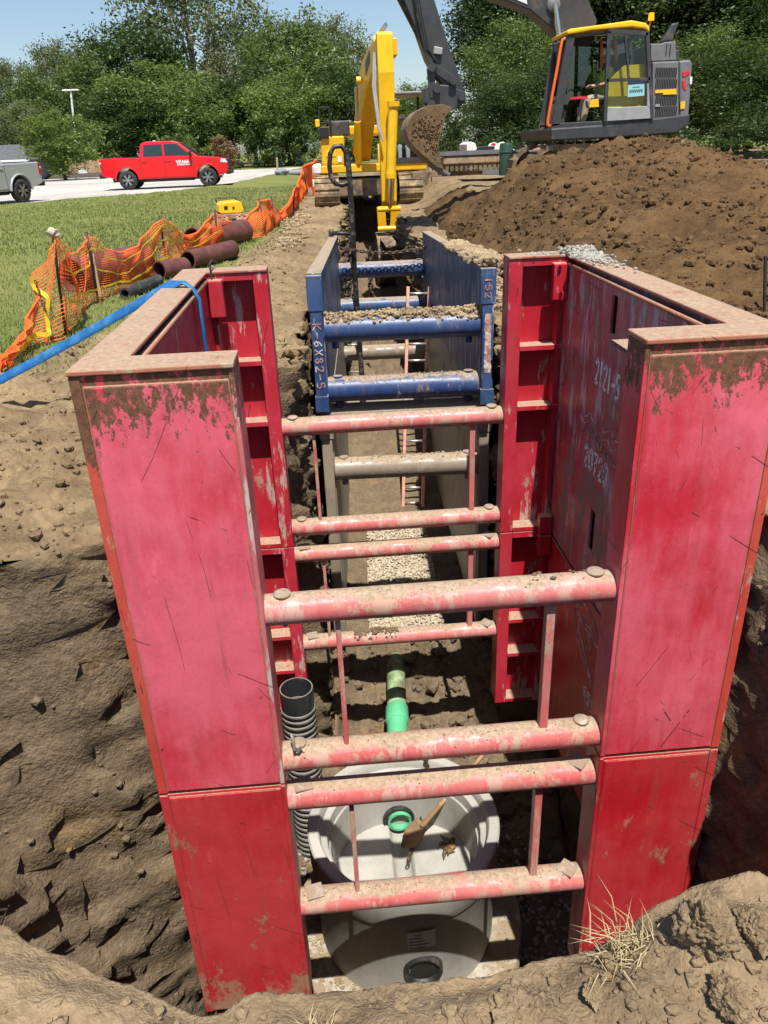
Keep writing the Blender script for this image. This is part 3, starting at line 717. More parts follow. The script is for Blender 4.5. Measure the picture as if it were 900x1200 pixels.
def write(mb, text, p0, right, up, w, h, gap=.25, r=.01, jit=.0):
    p0 = Vector(p0); right = Vector(right).normalized(); up = Vector(up).normalized(); x = 0
    nrm = right.cross(up)
    for ch in text:
        for pl in DIG.get(ch, []):
            pts = [p0+right*(x+a*w)+up*(b*h) for a, b in pl]
            for a, b in zip(pts[:-1], pts[1:]):
                d = (b-a).normalized()*r*.4
                mb.bar(a-d, b+d, r*2, .004, up=nrm)
        x += w*(1+gap)
    return mb

# ------------------------------------------------------------------ red trench shields, one standing on the other
HW, LEN, WF, WR_, TK = 1.525, 2.91, .667, .632, .20
JZ = -2.265; BZ = -4.12
def rows_z(px, rows, y): return [at(px, r, y=y)[2] for r in rows]
def shield(zt, zb, upper, label):
    t = thing('trench_shield', (0, LEN/2, zb), label, 'trench shield', group='red trench shields round the manhole')
    M_out = 'red_upper' if upper else 'red_lower'
    for s in (-1, 1):
        xa, xb = s*HW, s*(HW-WF); lo, hi = min(xa, xb), max(xa, xb)
        m = MB().box((lo, 0, zb), (hi, TK, zt))
        in_out, in_in = .055, .028
        l2, h2 = (lo+in_out, hi-in_in) if s < 0 else (lo+in_in, hi-in_out)
        m.box((l2, -.009, zb+.018), (h2, .004, zt-.05 if upper else zt-.022))
        
        e = m.build('end_panel', M_out, t, bevel=.007)
        zz0, zz1 = zb+.018, zt-.05 if upper else zt-.022
        ex0, ex1 = (lo, l2-.006) if s < 0 else (h2+.006, hi); MB().box((ex0+.002, -.006, zb+.006), (ex1-.002, .003, zt-.006)).build('edge_strip', 'red_edge' if upper else M_out, e, bevel=.003)
        ix0, ix1 = (h2+.005, hi) if s < 0 else (lo, l2-.005); MB().box((ix0+.001, -.005, zb+.006), (ix1-.001, .003, zt-.006)).build('edge_strip', 'grey_edge' if upper and s < 0 else M_out, e, bevel=.003)
        def bead(p, q_):
            n_ = 40; p = Vector(p); q_ = Vector(q_); return MB().tube([p.lerp(q_, k/n_)+Vector((.0015*noise.noise(Vector((k*.7, s, zb))), 0, .0015*noise.noise(Vector((k*.7, s+4, zb))))) for k in range(n_+1)], [.0045*(1+.35*noise.noise(Vector((k*.9, 1, s)))) for k in range(n_+1)], 6).build('weld_bead', 'rusty_cap' if upper else M_out, e)
        for xx_ in (l2, h2): bead((xx_, -.002, zz0), (xx_, -.002, zz1))
        bead((l2, -.002, zz1), (h2, -.002, zz1))
        if upper:
            MB().box((lo-.002, -.016, zt-.001), (hi+.002, TK+.012, zt+.022)).build('top_cap', 'rusty_cap', e, bevel=.006)
            # stacking pocket in the corner behind the panel
            cx = s*(HW-.34); p = MB()
            for (a, b, c, d) in ((cx-.10, TK+.012, cx+.10, TK+.03), (cx-.10, TK+.13, cx+.10, TK+.148), (cx-.10, TK+.03, cx-.085, TK+.13), (cx+.085, TK+.03, cx+.10, TK+.13)): p.box((a, b, zt-.34), (c, d, zt-.03))
            p.build('stacking_pocket', 'rusty_cap', e, bevel=.004)
            MB().box((min(s*(HW-TK), s*(HW-TK-.42)), TK+.004, zt-.12), (max(s*(HW-TK), s*(HW-TK-.42)), TK+.32, zt-.10)).build('corner_gusset', 'red_upper', e)
    # side walls with slotted inner sheets
    for s in (-1, 1):
        w = MB(); xo, xi = s*HW, s*(HW-TK)
        w.box((min(xo, s*(HW-TK+.06)), TK+.001, zb), (max(xo, s*(HW-TK+.06)), LEN-TK-.001, zt))
        slots = []
        if upper:
            pxs = ((720, 362), (806, 383), (693, 622)) if s > 0 else ((178, 395), (203, 372))
            for (px, py) in pxs:
                p = at(px, py, x=xi)
                if s < 0: p = (xi, 1.0 if px < 190 else 2.3, zt-.42)
                slots.append((p[1]-.05, p[1]+.05, p[2]-.16, min(p[2]+.16, zt-.10)))
        ys_ = sorted({TK, LEN-TK}|{v for q_ in slots for v in q_[:2]}); zs_ = sorted({zb, zt-.035}|{v for q_ in slots for v in q_[2:]})
        inn = MB()
        for a, b in zip(ys_[:-1], ys_[1:]):
            for c, d in zip(zs_[:-1], zs_[1:]):
                if any(q_[0] <= a and b <= q_[1] and q_[2] <= c and d <= q_[3] for q_ in slots): continue
                inn.box((min(xi, xi+s*.016), a, c), (max(xi, xi+s*.016), b, d))
        ws = w.build('side_wall', 'red_grimy' if upper else 'red_inner', t)
        inn.build('inner_sheet', 'red_grimy' if (upper and s > 0) else 'red_inner', ws)
        if upper:
            MB().box((min(xo, xi)-.004, TK+.014, zt), (max(xo, xi)+.004, LEN-TK-.014, zt+.018)).build('top_rail', 'rusty_cap', ws, bevel=.006)
            MB().tube([(xi-s*.008, TK+.02, zt-.04), (xi-s*.008, LEN-TK-.02, zt-.04)], .012, 8).build('weld_bead', 'rusty_cap', ws)
    # ribbed panels at the far end, open towards the near end
    if upper: shz = rows_z(630, (411, 481), LEN-TK)
    else: shz = rows_z(625, (729, 768), LEN-TK)
    for s in (-1, 1):
        xa, xb = s*HW, s*(HW-WR_); lo, hi = min(xa, xb), max(xa, xb); m = MB()
        m.box((lo, LEN-.055, zb), (hi, LEN, zt))
        pw = .105; pl = (hi-pw, hi) if s < 0 else (lo, lo+pw)
        m.box((pl[0], LEN-TK, zb), (pl[1], LEN-.056, zt))
        ol, oh = (lo, hi-pw-.001) if s < 0 else (lo+pw+.001, hi)
        for zz in [zb]+shz: m.box((ol, LEN-TK+.002, zz), (oh, LEN-.056, zz+.04))
        m.box((ol, LEN-TK+.002, zt-.055), (oh, LEN-.056, zt))
        # corner post beside the wall
        cl = (s*(HW-TK), s*(HW-TK-.045)); m.box((min(cl), LEN-TK+.01, zb+.041), (max(cl), LEN-.06, zt-.056))
        r = m.build('ribbed_panel', 'red_inner', t, bevel=.004)
        if upper: MB().box((lo-.002, LEN-TK-.01, zt+.001), (hi+.002, LEN+.004, zt+.020)).build('top_cap', 'rusty_cap', r, bevel=.005)
        b0 = s*(HW-TK-.004); b1 = s*(HW-TK-.115)
        if upper:
            MB().box((min(b0, b1), LEN-TK-.09, zt-.30), (max(b0, b1), LEN-TK-.004, zt-.03)).build('stacking_lug', 'red_inner', r, bevel=.012)
            MB().box((min(b0, b1), LEN-TK-.09, zb-.0), (max(b0, b1), LEN-TK-.004, zb+.17)).build('stacking_lug', 'red_inner', r, bevel=.012)
        else:
            MB().box((min(b0, b1), LEN-TK-.09, zt-.20), (max(b0, b1), LEN-TK-.004, zt-.004)).build('stacking_lug', 'red_inner', r, bevel=.012)
    # spreader pipes with pins, and the bars tying each pair
    ends = [(TK/2, (700, 871) if upper else (917, 1041), .080, HW-WF), (LEN-TK/2, (490, 607) if upper else (638, 741), .074, HW-WR_)]
    for (yy, rws, rad, xe) in ends:
        zs = [at(515, r_, y=yy)[2] for r_ in rws]
        for z in zs:
            m = MB(); n = 26; pts = []; rr = []
            for k in range(n+1):
                x = -xe-.012+(2*xe+.024)*k/n; pts.append((x, yy, z)); rr.append(rad*(1+.012*noise.noise(Vector((x*3, z, yy)))))
            m.tube(pts, rr, 22)
            p = m.build('spreader_pipe', 'red_pipe', t)
            for s in (-1, 1):
                q_ = MB(); xx = s*(xe-.085)
                if upper: q_.lathe([(0, -.1), (.013, -.1), (.013, rad), (.042, rad-.004), (.045, rad+.008), (.034, rad+.016), (0, rad+.018)], 14, Matrix.Translation((xx, yy, z)))
                else: q_.box((-.05, -.05, rad-.012), (.05, .05, rad+.002), Matrix.Translation((xx, yy, z)) @ Matrix.Rotation(R(45 if s > 0 else 12), 4, 'Z')); 
                q_.build('pin', 'pin_steel', p, bevel=.003)
                MB().lathe([(.0, -.06), (rad+.010, -.06), (rad+.012, 0), (rad+.010, .02)], 22, Matrix.Translation((s*(xe-.0), yy, z)) @ Matrix.Rotation(R(90*s), 4, 'Y')) if False else None
        for s in (-1, 1):
            xx = (s*.535+.02) if yy < 1 else s*.65
            wd = .026 if s < 0 else .044
            m = MB().box((xx-wd/2, yy-.03, min(zs)+rad*.75), (xx+wd/2, yy+.03, max(zs)-rad*.75))
            m.build('tie_bar', 'red_pipe', t, bevel=.004)
    return t
up_box = shield(0, JZ, True, 'upper red steel trench shield with rusted top edges and sun-faded pink paint')
lo_box = shield(JZ-.007, BZ, False, 'lower red steel trench shield, deeper red and muddier, down around the manhole')
inner = [c for c in kids(up_box) if c.name.startswith('side_wall')][1]
m = MB(); xw = HW-TK-.002
def onwall(px, py): return at(px, py, x=xw)
a = onwall(697, 447); b = onwall(736, 482)
write(m, '2121-5', a, b-a, (0,0,1), .060, .16, .32, .0105); m.build('painted_number', 'paint_white', inner); m = MB()
a = onwall(684, 543); b = onwall(727, 590)
write(m, '20720', a, b-a, (0,0,1), .078, .15, .28, .0125); m.build('painted_number', 'paint_white', inner); m = MB()
a = onwall(683, 812); b = onwall(693, 838); write(m, '655', a, b-a, (0,0,1), .07, .11, .3, .008)
m.build('painted_number', 'paint_white', inner)
m = MB()
for k, (x0, y0, x1, y1) in enumerate(((678, 478, 728, 520), (680, 488, 726, 535), (681, 500, 705, 515), (697, 515, 716, 540), (702, 520, 720, 548))):
    A = Vector(onwall(x0, y0)); B = Vector(onwall(x1, y1)); pts = [A.lerp(B, i/14)+Vector((0, .012*math.sin(i*2.2+k), .028*math.sin(i*1.9+k*2))) for i in range(15)]
    for p_, q_ in zip(pts[:-1], pts[1:]): m.bar(p_, q_, .010, .004, up=(1,0,0))
m.build('paint_scrawl', 'paint_faded', inner); m = MB()
for path in ([(673, 712), (676, 745), (684, 775), (700, 822)], [(673, 712), (683, 705), (695, 725), (704, 765), (699, 815)], [(676, 716), (690, 735), (703, 752)], [(688, 745), (685, 755), (690, 765), (694, 757), (688, 745)], [(680, 725), (700, 760)], [(679, 735), (688, 782), (700, 816)]):
    pts = [Vector(onwall(*p)) for p in path]
    for p_, q_ in zip(pts[:-1], pts[1:]): m.bar(p_, q_, .020, .004, up=(1,0,0))
m.build('paint_swirl', 'paint_faded', inner)
# pale dry concrete crumbs spilled along the top of the right wall
pts = []
for k in range(1700):
    y = 2.88-abs(random.gauss(0, .30)); r = .004+.015*random.random()**2
    if y < .4: continue
    pts.append((1.43+random.gauss(0, .055), y, .022+.04*math.exp(-((2.76-y)/.15)**2)*random.random()+r*.3, r))
for k in range(250): pts.append((random.uniform(1.05, 1.5), LEN-.1+random.gauss(0, .04), .022, .004+.008*random.random()))
scatter('spilled_concrete', pts, 'grey_stone')
for (x0, x1, yy, zz) in [(-.86, .86, TK/2, z) for z in [at(515, r_, y=TK/2)[2] for r_ in (871,)]]:
    pass

# ------------------------------------------------------------------ blue shield on a mud-grey one, further along the trench
def long_shield(loc, H, label, name, cols, upper):
    t = thing(name, loc, label, 'trench shield', rz=R(-2.4), rx=R(-2.8))
    bpy.context.view_layer.update(); inv = t.matrix_world.inverted()
    ow, tk, L = .815, .125, 6.5
    for s in (-1, 1):
        m = MB(); lo, hi = min(s*ow, s*(ow-tk)), max(s*ow, s*(ow-tk))
        m.box((lo+.004, .075, 0), (hi-.004, L, H))
        for k in range(1, 9): m.box((lo if s < 0 else hi-.012, .3+k*.72, .02), (lo+.012 if s < 0 else hi, .36+k*.72, H-.04)) if False else None
        p = m.build('side_panel', cols[0], t, bevel=.008)
        m = MB().box((lo+.012, 0, .02), (hi-.012, .074, H-.30)); m.box((lo-.006, -.008, H-.30), (hi+.006, .074, H+.004)); m.box((lo, -.005, 0), (hi, .074, .15))
        ep = m.build('end_post', cols[1], p, bevel=.008)
        if upper:
            MB().box((lo-.004, .08, H), (hi+.004, L, H+.018)).build('top_rail', 'blue_worn', p, bevel=.005)
            w = MB(); x0 = (lo+hi)/2
            if s < 0: write(w, 'K-6X82-5', (x0-.035, -.004, H-.40), (0,0,-1), (1,0,0), .058, .07, .28, .0048)
            else:
                write(w, '020-925', (x0-.03, -.004, H-.42), (0,0,-1), (1,0,0), .052, .058, .28, .005)
                for k_, ch_ in enumerate('152'): write(MB(), ch_, (x0-.03, -.012, H-.07-.0625*k_), (0,0,-1), (1,0,0), .05, .055, .25, .0045).build('painted_digit', 'paint_faded', ep)
            w.build('painted_number', 'paint_faded', ep)
            MB().box((lo+.035, -.004, H-.36-.62 if s < 0 else H-.90), (hi-.035, -.0015, H-.38)).build('paint_patch', 'paint_faded' if s > 0 else 'blue_worn', ep) if s > 0 else None
    def pipe(row, px, yw, rad, mt):
        p = inv @ Vector(at(px, row, y=yw)); m = MB(); n = 24
        m.tube([(-ow+tk-.004+(2*(ow-tk)+.008)*k/n, p.y, p.z) for k in range(n+1)], [rad*(1+.015*noise.noise(Vector((k*.4, row, 1)))) for k in range(n+1)], 24)
        o = m.build('spreader_pipe', mt, t)
        for s in (-1, 1):
            x = s*(ow-tk-.085)
            MB().lathe([(0, -rad-.05), (.03, -rad-.05), (.03, -rad), (.012, -rad), (.012, rad), (.045, rad-.006), (.045, rad+.012), (0, rad+.016)], 14, Matrix.Translation((x, p.y, p.z))).build('pin', 'pin_steel' if mt != 'blue_steel' else 'blue_steel', o)
        return p, rad, o
    return t, pipe, inv
BH = 1.20
bz = at(470, 320, y=3.6)[2]
blue, bpipe, binv = long_shield((.175, 3.6, bz-BH), BH, 'blue steel trench shield with scuffed plates and dirt-topped cross pipes, beyond the red ones', 'trench_shield', ('blue_worn', 'blue_steel'), True)
bp = [bpipe(383, 465, 3.80, .115, 'blue_steel'), bpipe(453, 465, 3.80, .115, 'blue_steel'), bpipe(315, 455, 9.75, .125, 'blue_steel'), bpipe(357, 455, 9.75, .125, 'blue_steel')]
# cross braces low between the plates
grey, gpipe, ginv = long_shield((.175+.01, 3.60+.06, bz-BH-.02-2.44), 2.44, 'mud-grey steel trench shield standing below the blue one, its plates caked with clay', 'trench_shield', ('grey_plate', 'muddy_steel'), False)
gp = [gpipe(483, 465, 3.86, .11, 'muddy_steel'), gpipe(546, 465, 3.86, .112, 'muddy_steel'), gpipe(412, 455, 9.8, .125, 'muddy_steel'), gpipe(470, 455, 9.8, .12, 'muddy_steel')]
MW = blue.matrix_world
def pile(p, rad, n, M, name, mat, r0, r1, hgt):
    pts = []
    for k in range(n):
        x = random.uniform(-.68, .68); u = random.gauss(0, .45); r = r0+(r1-r0)*random.random()**3
        if abs(u) > 1.1: continue
        q_ = M @ Vector((x, p.y+rad*math.sin(u), p.z+rad*math.cos(u)+random.random()*hgt*(.4+.6*abs(noise.noise(Vector((x*4, 1, 2)))))*max(0, 1-abs(u)))); pts.append((q_.x, q_.y, q_.z, r))
    scatter(name, pts, mat)
pile(bp[0][0], bp[0][1], 1500, MW, 'dry_soil_crumbs', 'clod_tan', .006, .034, .10)
pile(bp[1][0], bp[1][1], 260, MW, 'dry_soil_dusting', 'clod_tan', .005, .012, .012)
pile(gp[1][0], gp[1][1], 120, grey.matrix_world, 'mud_crumbs', 'clod_tan', .006, .018, .012)
# soil on the top rail of the right plate
pts = []
for k in range(620):
    v = random.random()**1.6*3.4; q_ = MW @ Vector((.79+random.gauss(.03, .07), .05+v, BH+.02)); r = .012+.045*random.random()**2.5
    pts.append((q_.x, q_.y, q_.z+random.random()*.05*max(0, 1-v/2), r))
scatter('rail_soil', pts, 'clod_tan')
# mud cakes on red pipes
def mudcake(x0, x1, yy, zz, rad, n, name):
    pts = []
    for k in range(n):
        x = x0+(x1-x0)*random.random(); u = random.gauss(0, .5); r = .006+.016*random.random()**2
        pts.append((x, yy-rad*math.sin(u)*.9, zz+rad*math.cos(u)+.02*random.random()*(1-abs(2*(x-x0)/(x1-x0)-1)), r))
    scatter(name, pts, 'soil_ground')
yy = LEN-TK/2; mudcake(-.42, -.02, yy, at(515, 741, y=yy)[2], .074, 260, 'mud_on_pipe')
z_ = at(515, 700, y=.1)[2]; mudcake(.45, .75, .1, z_, .08, 14, 'mud_bits')

pts = []
for (yy, rws, rad, xe) in ((TK/2, (700, 871, 917, 1041), .080, .845), (LEN-TK/2, (490, 607, 638, 741), .074, .88)):
    for r_ in rws:
        z = at(515, r_, y=yy)[2]
        for k in range(320):
            x = random.uniform(-xe, xe)
            if noise.noise(Vector((x*3.5, r_, 1))) < random.uniform(-.5, .35): continue
            u = random.gauss(-.1, .38); r = .0018+.0062*random.random()**3; pts.append((x, yy+rad*math.sin(u), z+rad*math.cos(u)-r*.45, r))
scatter('dirt_on_pipes', pts, 'soil_ground')
# ------------------------------------------------------------------ ladder, step pole, chains
a0, a1 = at(472, 600, z=-4.34), at(495, 600, z=-4.34); yb = a0[1]
b0, b1 = at(478, 336, y=yb+.75), at(503, 336, y=yb+.75)
t = thing('ladder', (a0[0], a0[1], a0[2]), 'faded orange ladder leaning in the trench between the blue plates', 'ladder')
a0, a1, b0, b1 = map(Vector, (a0, a1, b0, b1))
for p, q_ in ((a0, b0), (a1, b1)): MB().bar(p, q_, .045, .07, up=(0,1,0)).build('rail', 'ladder_orange', t, bevel=.004)
n = 14
for k in range(n): f = (k+.6)/n; MB().tube([a0.lerp(b0, f), a1.lerp(b1, f)], .020, 8).build('rung', 'alloy', t)
yp = 9.6
P = lambda px, py: Vector(at(px, py, y=yp))
t = thing('step_pole', P(432, 540), 'black steel access pole with a looped hand grip hooked over the blue plate', 'access pole')
MB().tube([P(407, 178), P(410, 215), P(413, 262), P(415, 310), P(419, 370), P(424, 440), P(431, 540)], .045, 10).build('pole', 'black_steel', t)
lp = [(406, 195), (405, 178), (400, 171), (391, 172), (387, 180), (386, 195), (388, 208), (393, 215), (401, 217), (409, 214)]
MB().tube([P(*p) for p in lp], .038, 10).build('hand_grip', 'black_steel', t)
m = MB(); m.tube([P(386, 273), P(415, 274)], .032, 8); m.tube([P(388, 269), P(388, 277)], .04, 8); m.build('cross_hook', 'black_steel', t)
for px, py in ((421, 404), (424, 436), (426, 487), (429, 512)): MB().tube([P(px-14, py), P(px+1, py)], .016, 8).build('step', 'alloy', t)
def chain(name, pts, pitch, wire, label, mat='chain_steel'):
    pts = [Vector(p) for p in pts]; L = [0]
    for a, b in zip(pts[:-1], pts[1:]): L.append(L[-1]+(b-a).length)
    n = int(L[-1]/pitch); m = MB()
    for k in range(n):
        d = (k+.5)*pitch; i = max(j for j in range(len(L)-1) if L[j] <= d); f = (d-L[i])/max(1e-6, L[i+1]-L[i]); c = pts[i].lerp(pts[i+1], f); dr = (pts[i+1]-pts[i]).normalized()
        q_ = dr.to_track_quat('X', 'Z').to_matrix().to_4x4(); M = Matrix.Translation(c) @ q_ @ Matrix.Rotation(R(90*(k % 2)+20), 4, 'X')
        ring = [M @ Vector((math.cos(u)*pitch*.72, math.sin(u)*pitch*.42, 0)) for u in [2*math.pi*j/10 for j in range(11)]]
        m.tube(ring, wire, 6, cap=False)
    o = m.build(name, mat); return tag(o, label, 'chain')
pts = []
for k in range(13):
    f = k/12; a = Vector(at(402, 291, y=9.5)); b = Vector(at(506, 288, y=9.5)); p = a.lerp(b, f); p.z -= .09*math.sin(math.pi*f); pts.append(p)
chain('chain', pts, .055, .009, 'thin rusty chain stretched across between the far ends of the blue plates')
chain('chain', [at(434, 291, y=11), at(435, 310, y=11), at(434, 330, y=11), at(436, 350, y=11)], .085, .02, 'short chain hanging straight down past the farthest blue cross pipe')

# ------------------------------------------------------------------ manhole
XC, YC, ZR = -.14, 1.30, -4.01
K = 1.035
zk = lambda z: ZR+(z+3.85)*K
t = thing('manhole_base', (XC, YC, zk(-5.25)), 'round precast concrete manhole base standing open inside the red shields', 'manhole')
T0 = Matrix.Translation((XC, YC, 0))
LK = lambda pr: [(r_*K, zk(z)) for r_, z in pr]
z0_ = -3.85
MB().lathe(LK([(.69, -5.0), (.70, -4.9), (.70, -4.14), (.728, -4.10), (.732, z0_-.015), (.72, z0_), (.655, z0_), (.645, z0_-.012), (.635, z0_-.095), (.622, z0_-.105), (.600, z0_-.108), (.588, z0_-.12), (.58, z0_-.21), (.568, z0_-.22), (.56, z0_-.3), (.56, -4.75)]), 72, T0).build('barrel', 'concrete', t)
MB().lathe(LK([(0, -5.25), (.93, -5.25), (.945, -5.22), (.945, -4.97), (.93, -4.95), (.69, -4.945)]), 72, T0).build('base_slab', 'concrete_muddy', t)
# bench with its flow channel
gx = np.unique(np.concatenate([np.linspace(-.62, .62, 32), np.linspace(-.11, .11, 15)])); gy = np.linspace(-.62, .62, 40)
P2 = np.zeros((len(gx), len(gy), 3)); keep = []
for i, x in enumerate(gx):
    for j, y in enumerate(gy):
        z = zk(-4.50)+.05*min(1, abs(x)/.5)+.004*noise.noise(Vector((x*9, y*9, 0)))
        if abs(x) < .09: z = zk(-4.52)-.09*math.sqrt(max(0, 1-(x/.09)**2))
        P2[i, j] = (XC+x, YC+y, z)
m = MB().grid(P2); f2 = []
for f in m.f:
    c = np.mean([m.v[k] for k in f], 0)
    if (c[0]-XC)**2+(c[1]-YC)**2 < (.575*K)**2: f2.append(f)
m.f = f2; m.sm = [True]*len(f2); m.build('bench', 'concrete', t, recalc=False)
TB = Matrix.Translation((XC+.06, YC-.70*K, zk(-4.60))) @ Matrix.Rotation(R(90), 4, 'X')
MB().lathe([(.095, -.10), (.105, -.0), (.13, .03), (.145, .028), (.15, 0), (.15, -.05)], 36, TB).build('rubber_boot', 'rubber', t)
MB().lathe([(0, .004), (.1, .004)], 28, TB).build('outlet_shade_disc', 'grille_and_shade_black', t)  # flat black disc, paints the shade inside the outlet
TI = Matrix.Translation((XC, YC+.55*K, zk(-4.44))) @ Matrix.Rotation(R(90), 4, 'X')
MB().lathe([(.10, .02), (.14, .025), (.145, .0), (.145, -.04)], 32, TI).build('inlet_gasket', 'rubber', t)
# paper tag on the outer wall
lab = MB(); A0 = R(-90-7.5); A1 = R(-90+9)
za, zb_ = zk(-4.18), zk(-4.36)
P3 = [[(XC+.706*K*math.cos(a), YC+.706*K*math.sin(a), z) for z in (za, zb_)] for a in np.linspace(A0+.06, A1+.06, 9)]
lab.grid(P3); lb = lab.build('paper_tag', 'paper', t)
ln = MB()
for k, (u0, u1) in enumerate(((.25, .5), (.05, .55), (.05, .62), (.05, .75), (.05, .68))):
    z = za-.03-.034*k; aa = np.linspace(A0+.06+(A1-A0)*u0, A0+.06+(A1-A0)*u1, 7)
    ln.grid([[(XC+.708*K*math.cos(a), YC+.708*K*math.sin(a), zz) for zz in (z, z-.009)] for a in aa])
ln.build('print_lines', 'ink', lb)
pts = []
for k in range(260):
    a = random.uniform(R(170), R(265)); r_ = random.uniform(.72, .93); r = .004+.030*random.random()**4; pts.append((XC+r_*math.cos(a), YC+r_*math.sin(a), zk(-4.943)+r*.2, r))
for k in range(60):
    a = random.uniform(R(-80), R(20)); r_ = random.uniform(.75, .93); r = .004+.008*random.random()**2; pts.append((XC+r_*math.cos(a), YC+r_*math.sin(a), zk(-4.943)+r*.3, r))
scatter('ledge_soil', pts, 'clod_tan')
# green sewer pipe into the back of the manhole
t = thing('sewer_pipe', (XC, 2.7, -4.55), 'green plastic sewer pipe running into the back of the manhole', 'sewer pipe')
ax = lambda y: (XC+.01+(y-1.85)*.075, y, zk(-4.44)+(y-1.85)*.13)
MB().tube([ax(1.83), ax(2.2), ax(2.98)], .104, 28, cap=False).build('pipe', 'pvc_green', t)
TP = Matrix.Translation(ax(1.825)) @ Matrix.Rotation(R(90), 4, 'X')
MB().lathe([(.104, -.05), (.106, .0), (.085, .002), (.082, -.5)], 32, TP).build('pipe_mouth', 'pvc_green', t)
MB().lathe([(0, -.42), (.083, -.42)], 24, TP).build('bore_shade_disc', 'pvc_shade', t)  # dark green disc standing in for the shade deep in the pipe
MB().tube([ax(2.95), ax(2.96), ax(3.0), ax(3.14), ax(3.16)], [.106, .118, .120, .118, .104], 28).build('bell_joint', 'pvc_green', t)
MB().tube([ax(3.16), ax(3.5), ax(3.86)], .101, 28).build('old_pipe', 'pvc_dirty', t)
# shovel
hb = Vector(at(500, 962, z=zk(-4.28))); ht = Vector(at(572, 878, y=1.90)); dv = (hb-ht).normalized()
t = thing('shovel', (hb.x, hb.y, hb.z), 'muddy round shovel leaning inside the manhole with a wooden handle', 'shovel')
MB().tube([hb-dv*.05, ht], .018, 10).build('handle', 'shovel_wood', t)
MB().tube([hb+dv*.06, hb-dv*.18], [.024, .021], 10).build('socket', 'shovel_steel', t)
side = dv.cross(Vector((0,0,1))).normalized(); nrm = side.cross(dv).normalized(); P3 = []
for i in range(9):
    u = i/8; w = .105*math.sin(math.pi*(.5+.47*max(0, (u-.45)/.55))) if u > .45 else .105*(.75+.25*u/.45)
    row = []
    for j in range(9):
        v = (j-4)/4; row.append(hb+dv*(.04+.27*u)+side*(w*v)+nrm*(.035*(v*v)-.02+.05*(u-.5)**2))
    P3.append(row)
bl = MB().grid(P3); bo = bl.build('blade', 'shovel_steel', t); sol = bo.modifiers.new('thick', 'SOLIDIFY'); sol.thickness = .005
chain('chain', [at(497, 872, y=1.90), at(503, 915, y=1.86), at(501, 935, z=zk(-4.30)), at(492, 965, z=zk(-4.47)), at(483, 990, z=zk(-4.48)), at(478, 1014, z=zk(-4.47))], .036, .007, 'lifting chain trailing from the back rim down over the manhole bench')
P4 = at(525, 994, z=zk(-4.455))
m = MB(); 
for k in range(26):
    a = random.uniform(0, 6.28); l = random.uniform(.03, .1); c = Vector((P4[0]+random.gauss(0, .035), P4[1]+random.gauss(0, .03), P4[2]+random.uniform(.0, .04)))
    d = Vector((math.cos(a)*l, math.sin(a)*l, random.uniform(-.02, .03))); m.tube([c-d*.6, c+Vector((0,0,.012)), c+d*.6], [.004, .018, .004], 6)
tag(m.build('rag', 'rag'), 'crumpled muddy brown rag lying on the manhole bench right of the shovel', 'rag')

# black corrugated riser pipe
cpos = at(347, 806, y=2.28); rr = 21*np.dot(cpos-CAM, FW)/F
t = thing('corrugated_pipe', (cpos[0], cpos[1], -5.4), 'black corrugated plastic pipe standing upright left of the manhole', 'drain pipe')
zt = cpos[2]; prof = [(rr*.80, -5.4)]
z = -5.4
while z < zt-.20:
    prof += [(rr*.80, z), (rr*.80, z+.014), (rr*.97, z+.024), (rr, z+.036), (rr*.97, z+.048), (rr*.80, z+.058)]; z += .064
prof += [(rr*.93, z), (rr*.95, zt-.01), (rr*.93, zt), (rr*.86, zt), (rr*.84, zt-.02), (rr*.84, zt-.9)]
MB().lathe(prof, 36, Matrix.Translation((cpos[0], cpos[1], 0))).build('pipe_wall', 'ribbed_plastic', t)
hk = Vector(at(345, 866, y=.08))
# little shackle hooked on the pipe end
m = MB(); m.tube([hk+Vector((-.01,-.03,.06)), hk+Vector((0,-.055,.03)), hk+Vector((.0,-.06,-.02)), hk+Vector((.02,-.05,-.045)), hk+Vector((.035,-.05,-.01))], .009, 8)
tag(m.build('hook', 'alloy'), 'small bright steel hook at the left end of the second front pipe', 'hook')

# blue lay-flat hose over the left wall
tp = Vector((-1.43, 2.36, .035)); g0 = Vector(at(-40, 466, z=-.70))
tp = Vector(at(200, 334, z=.035))
pth = []
for k in range(13):
    f = k/12; p = g0.lerp(tp, f); p.z -= .012*math.sin(math.pi*f); pth.append(p)
far0 = g0+(g0-tp).normalized()*2.2; far0.z = -.70; pth = [far0]+pth
xi = -(HW-TK)+.018
pth += [tp+Vector((.09, -.01, .012)), Vector((xi-.01, tp.y-.03, .005)), Vector((xi+.018, tp.y-.04, -.06)), Vector((xi+.02, tp.y-.05, -.4)), Vector((xi+.02, tp.y-.06, -1.1)), Vector((xi+.03, tp.y-.07, -2.0)), Vector((xi+.05, tp.y-.08, -3.2))]
V_ = []; n_ = len(pth)
for i, p in enumerate(pth):
    d = (pth[min(i+1, n_-1)]-pth[max(i-1, 0)]).normalized()
    sd_ = Vector((-d.y, d.x, 0)) if i < n_-6 else Vector((0, 1, 0))
    if i < n_-7: sd_ = sd_.normalized()*.5+Vector((0,0,.87))
    sd_ = (sd_-d*sd_.dot(d)).normalized(); nn = d.cross(sd_)
    w = .034; h = .012
    V_.append([p+sd_*(w*math.cos(u))+nn*(h*math.sin(u)) for u in [2*math.pi*k/12 for k in range(12)]])
m = MB().grid(V_, wrap=True)
tag(m.build('flat_hose', 'hose_blue'), 'bright blue lay-flat hose draped over the left wall of the upper red shield', 'hose')
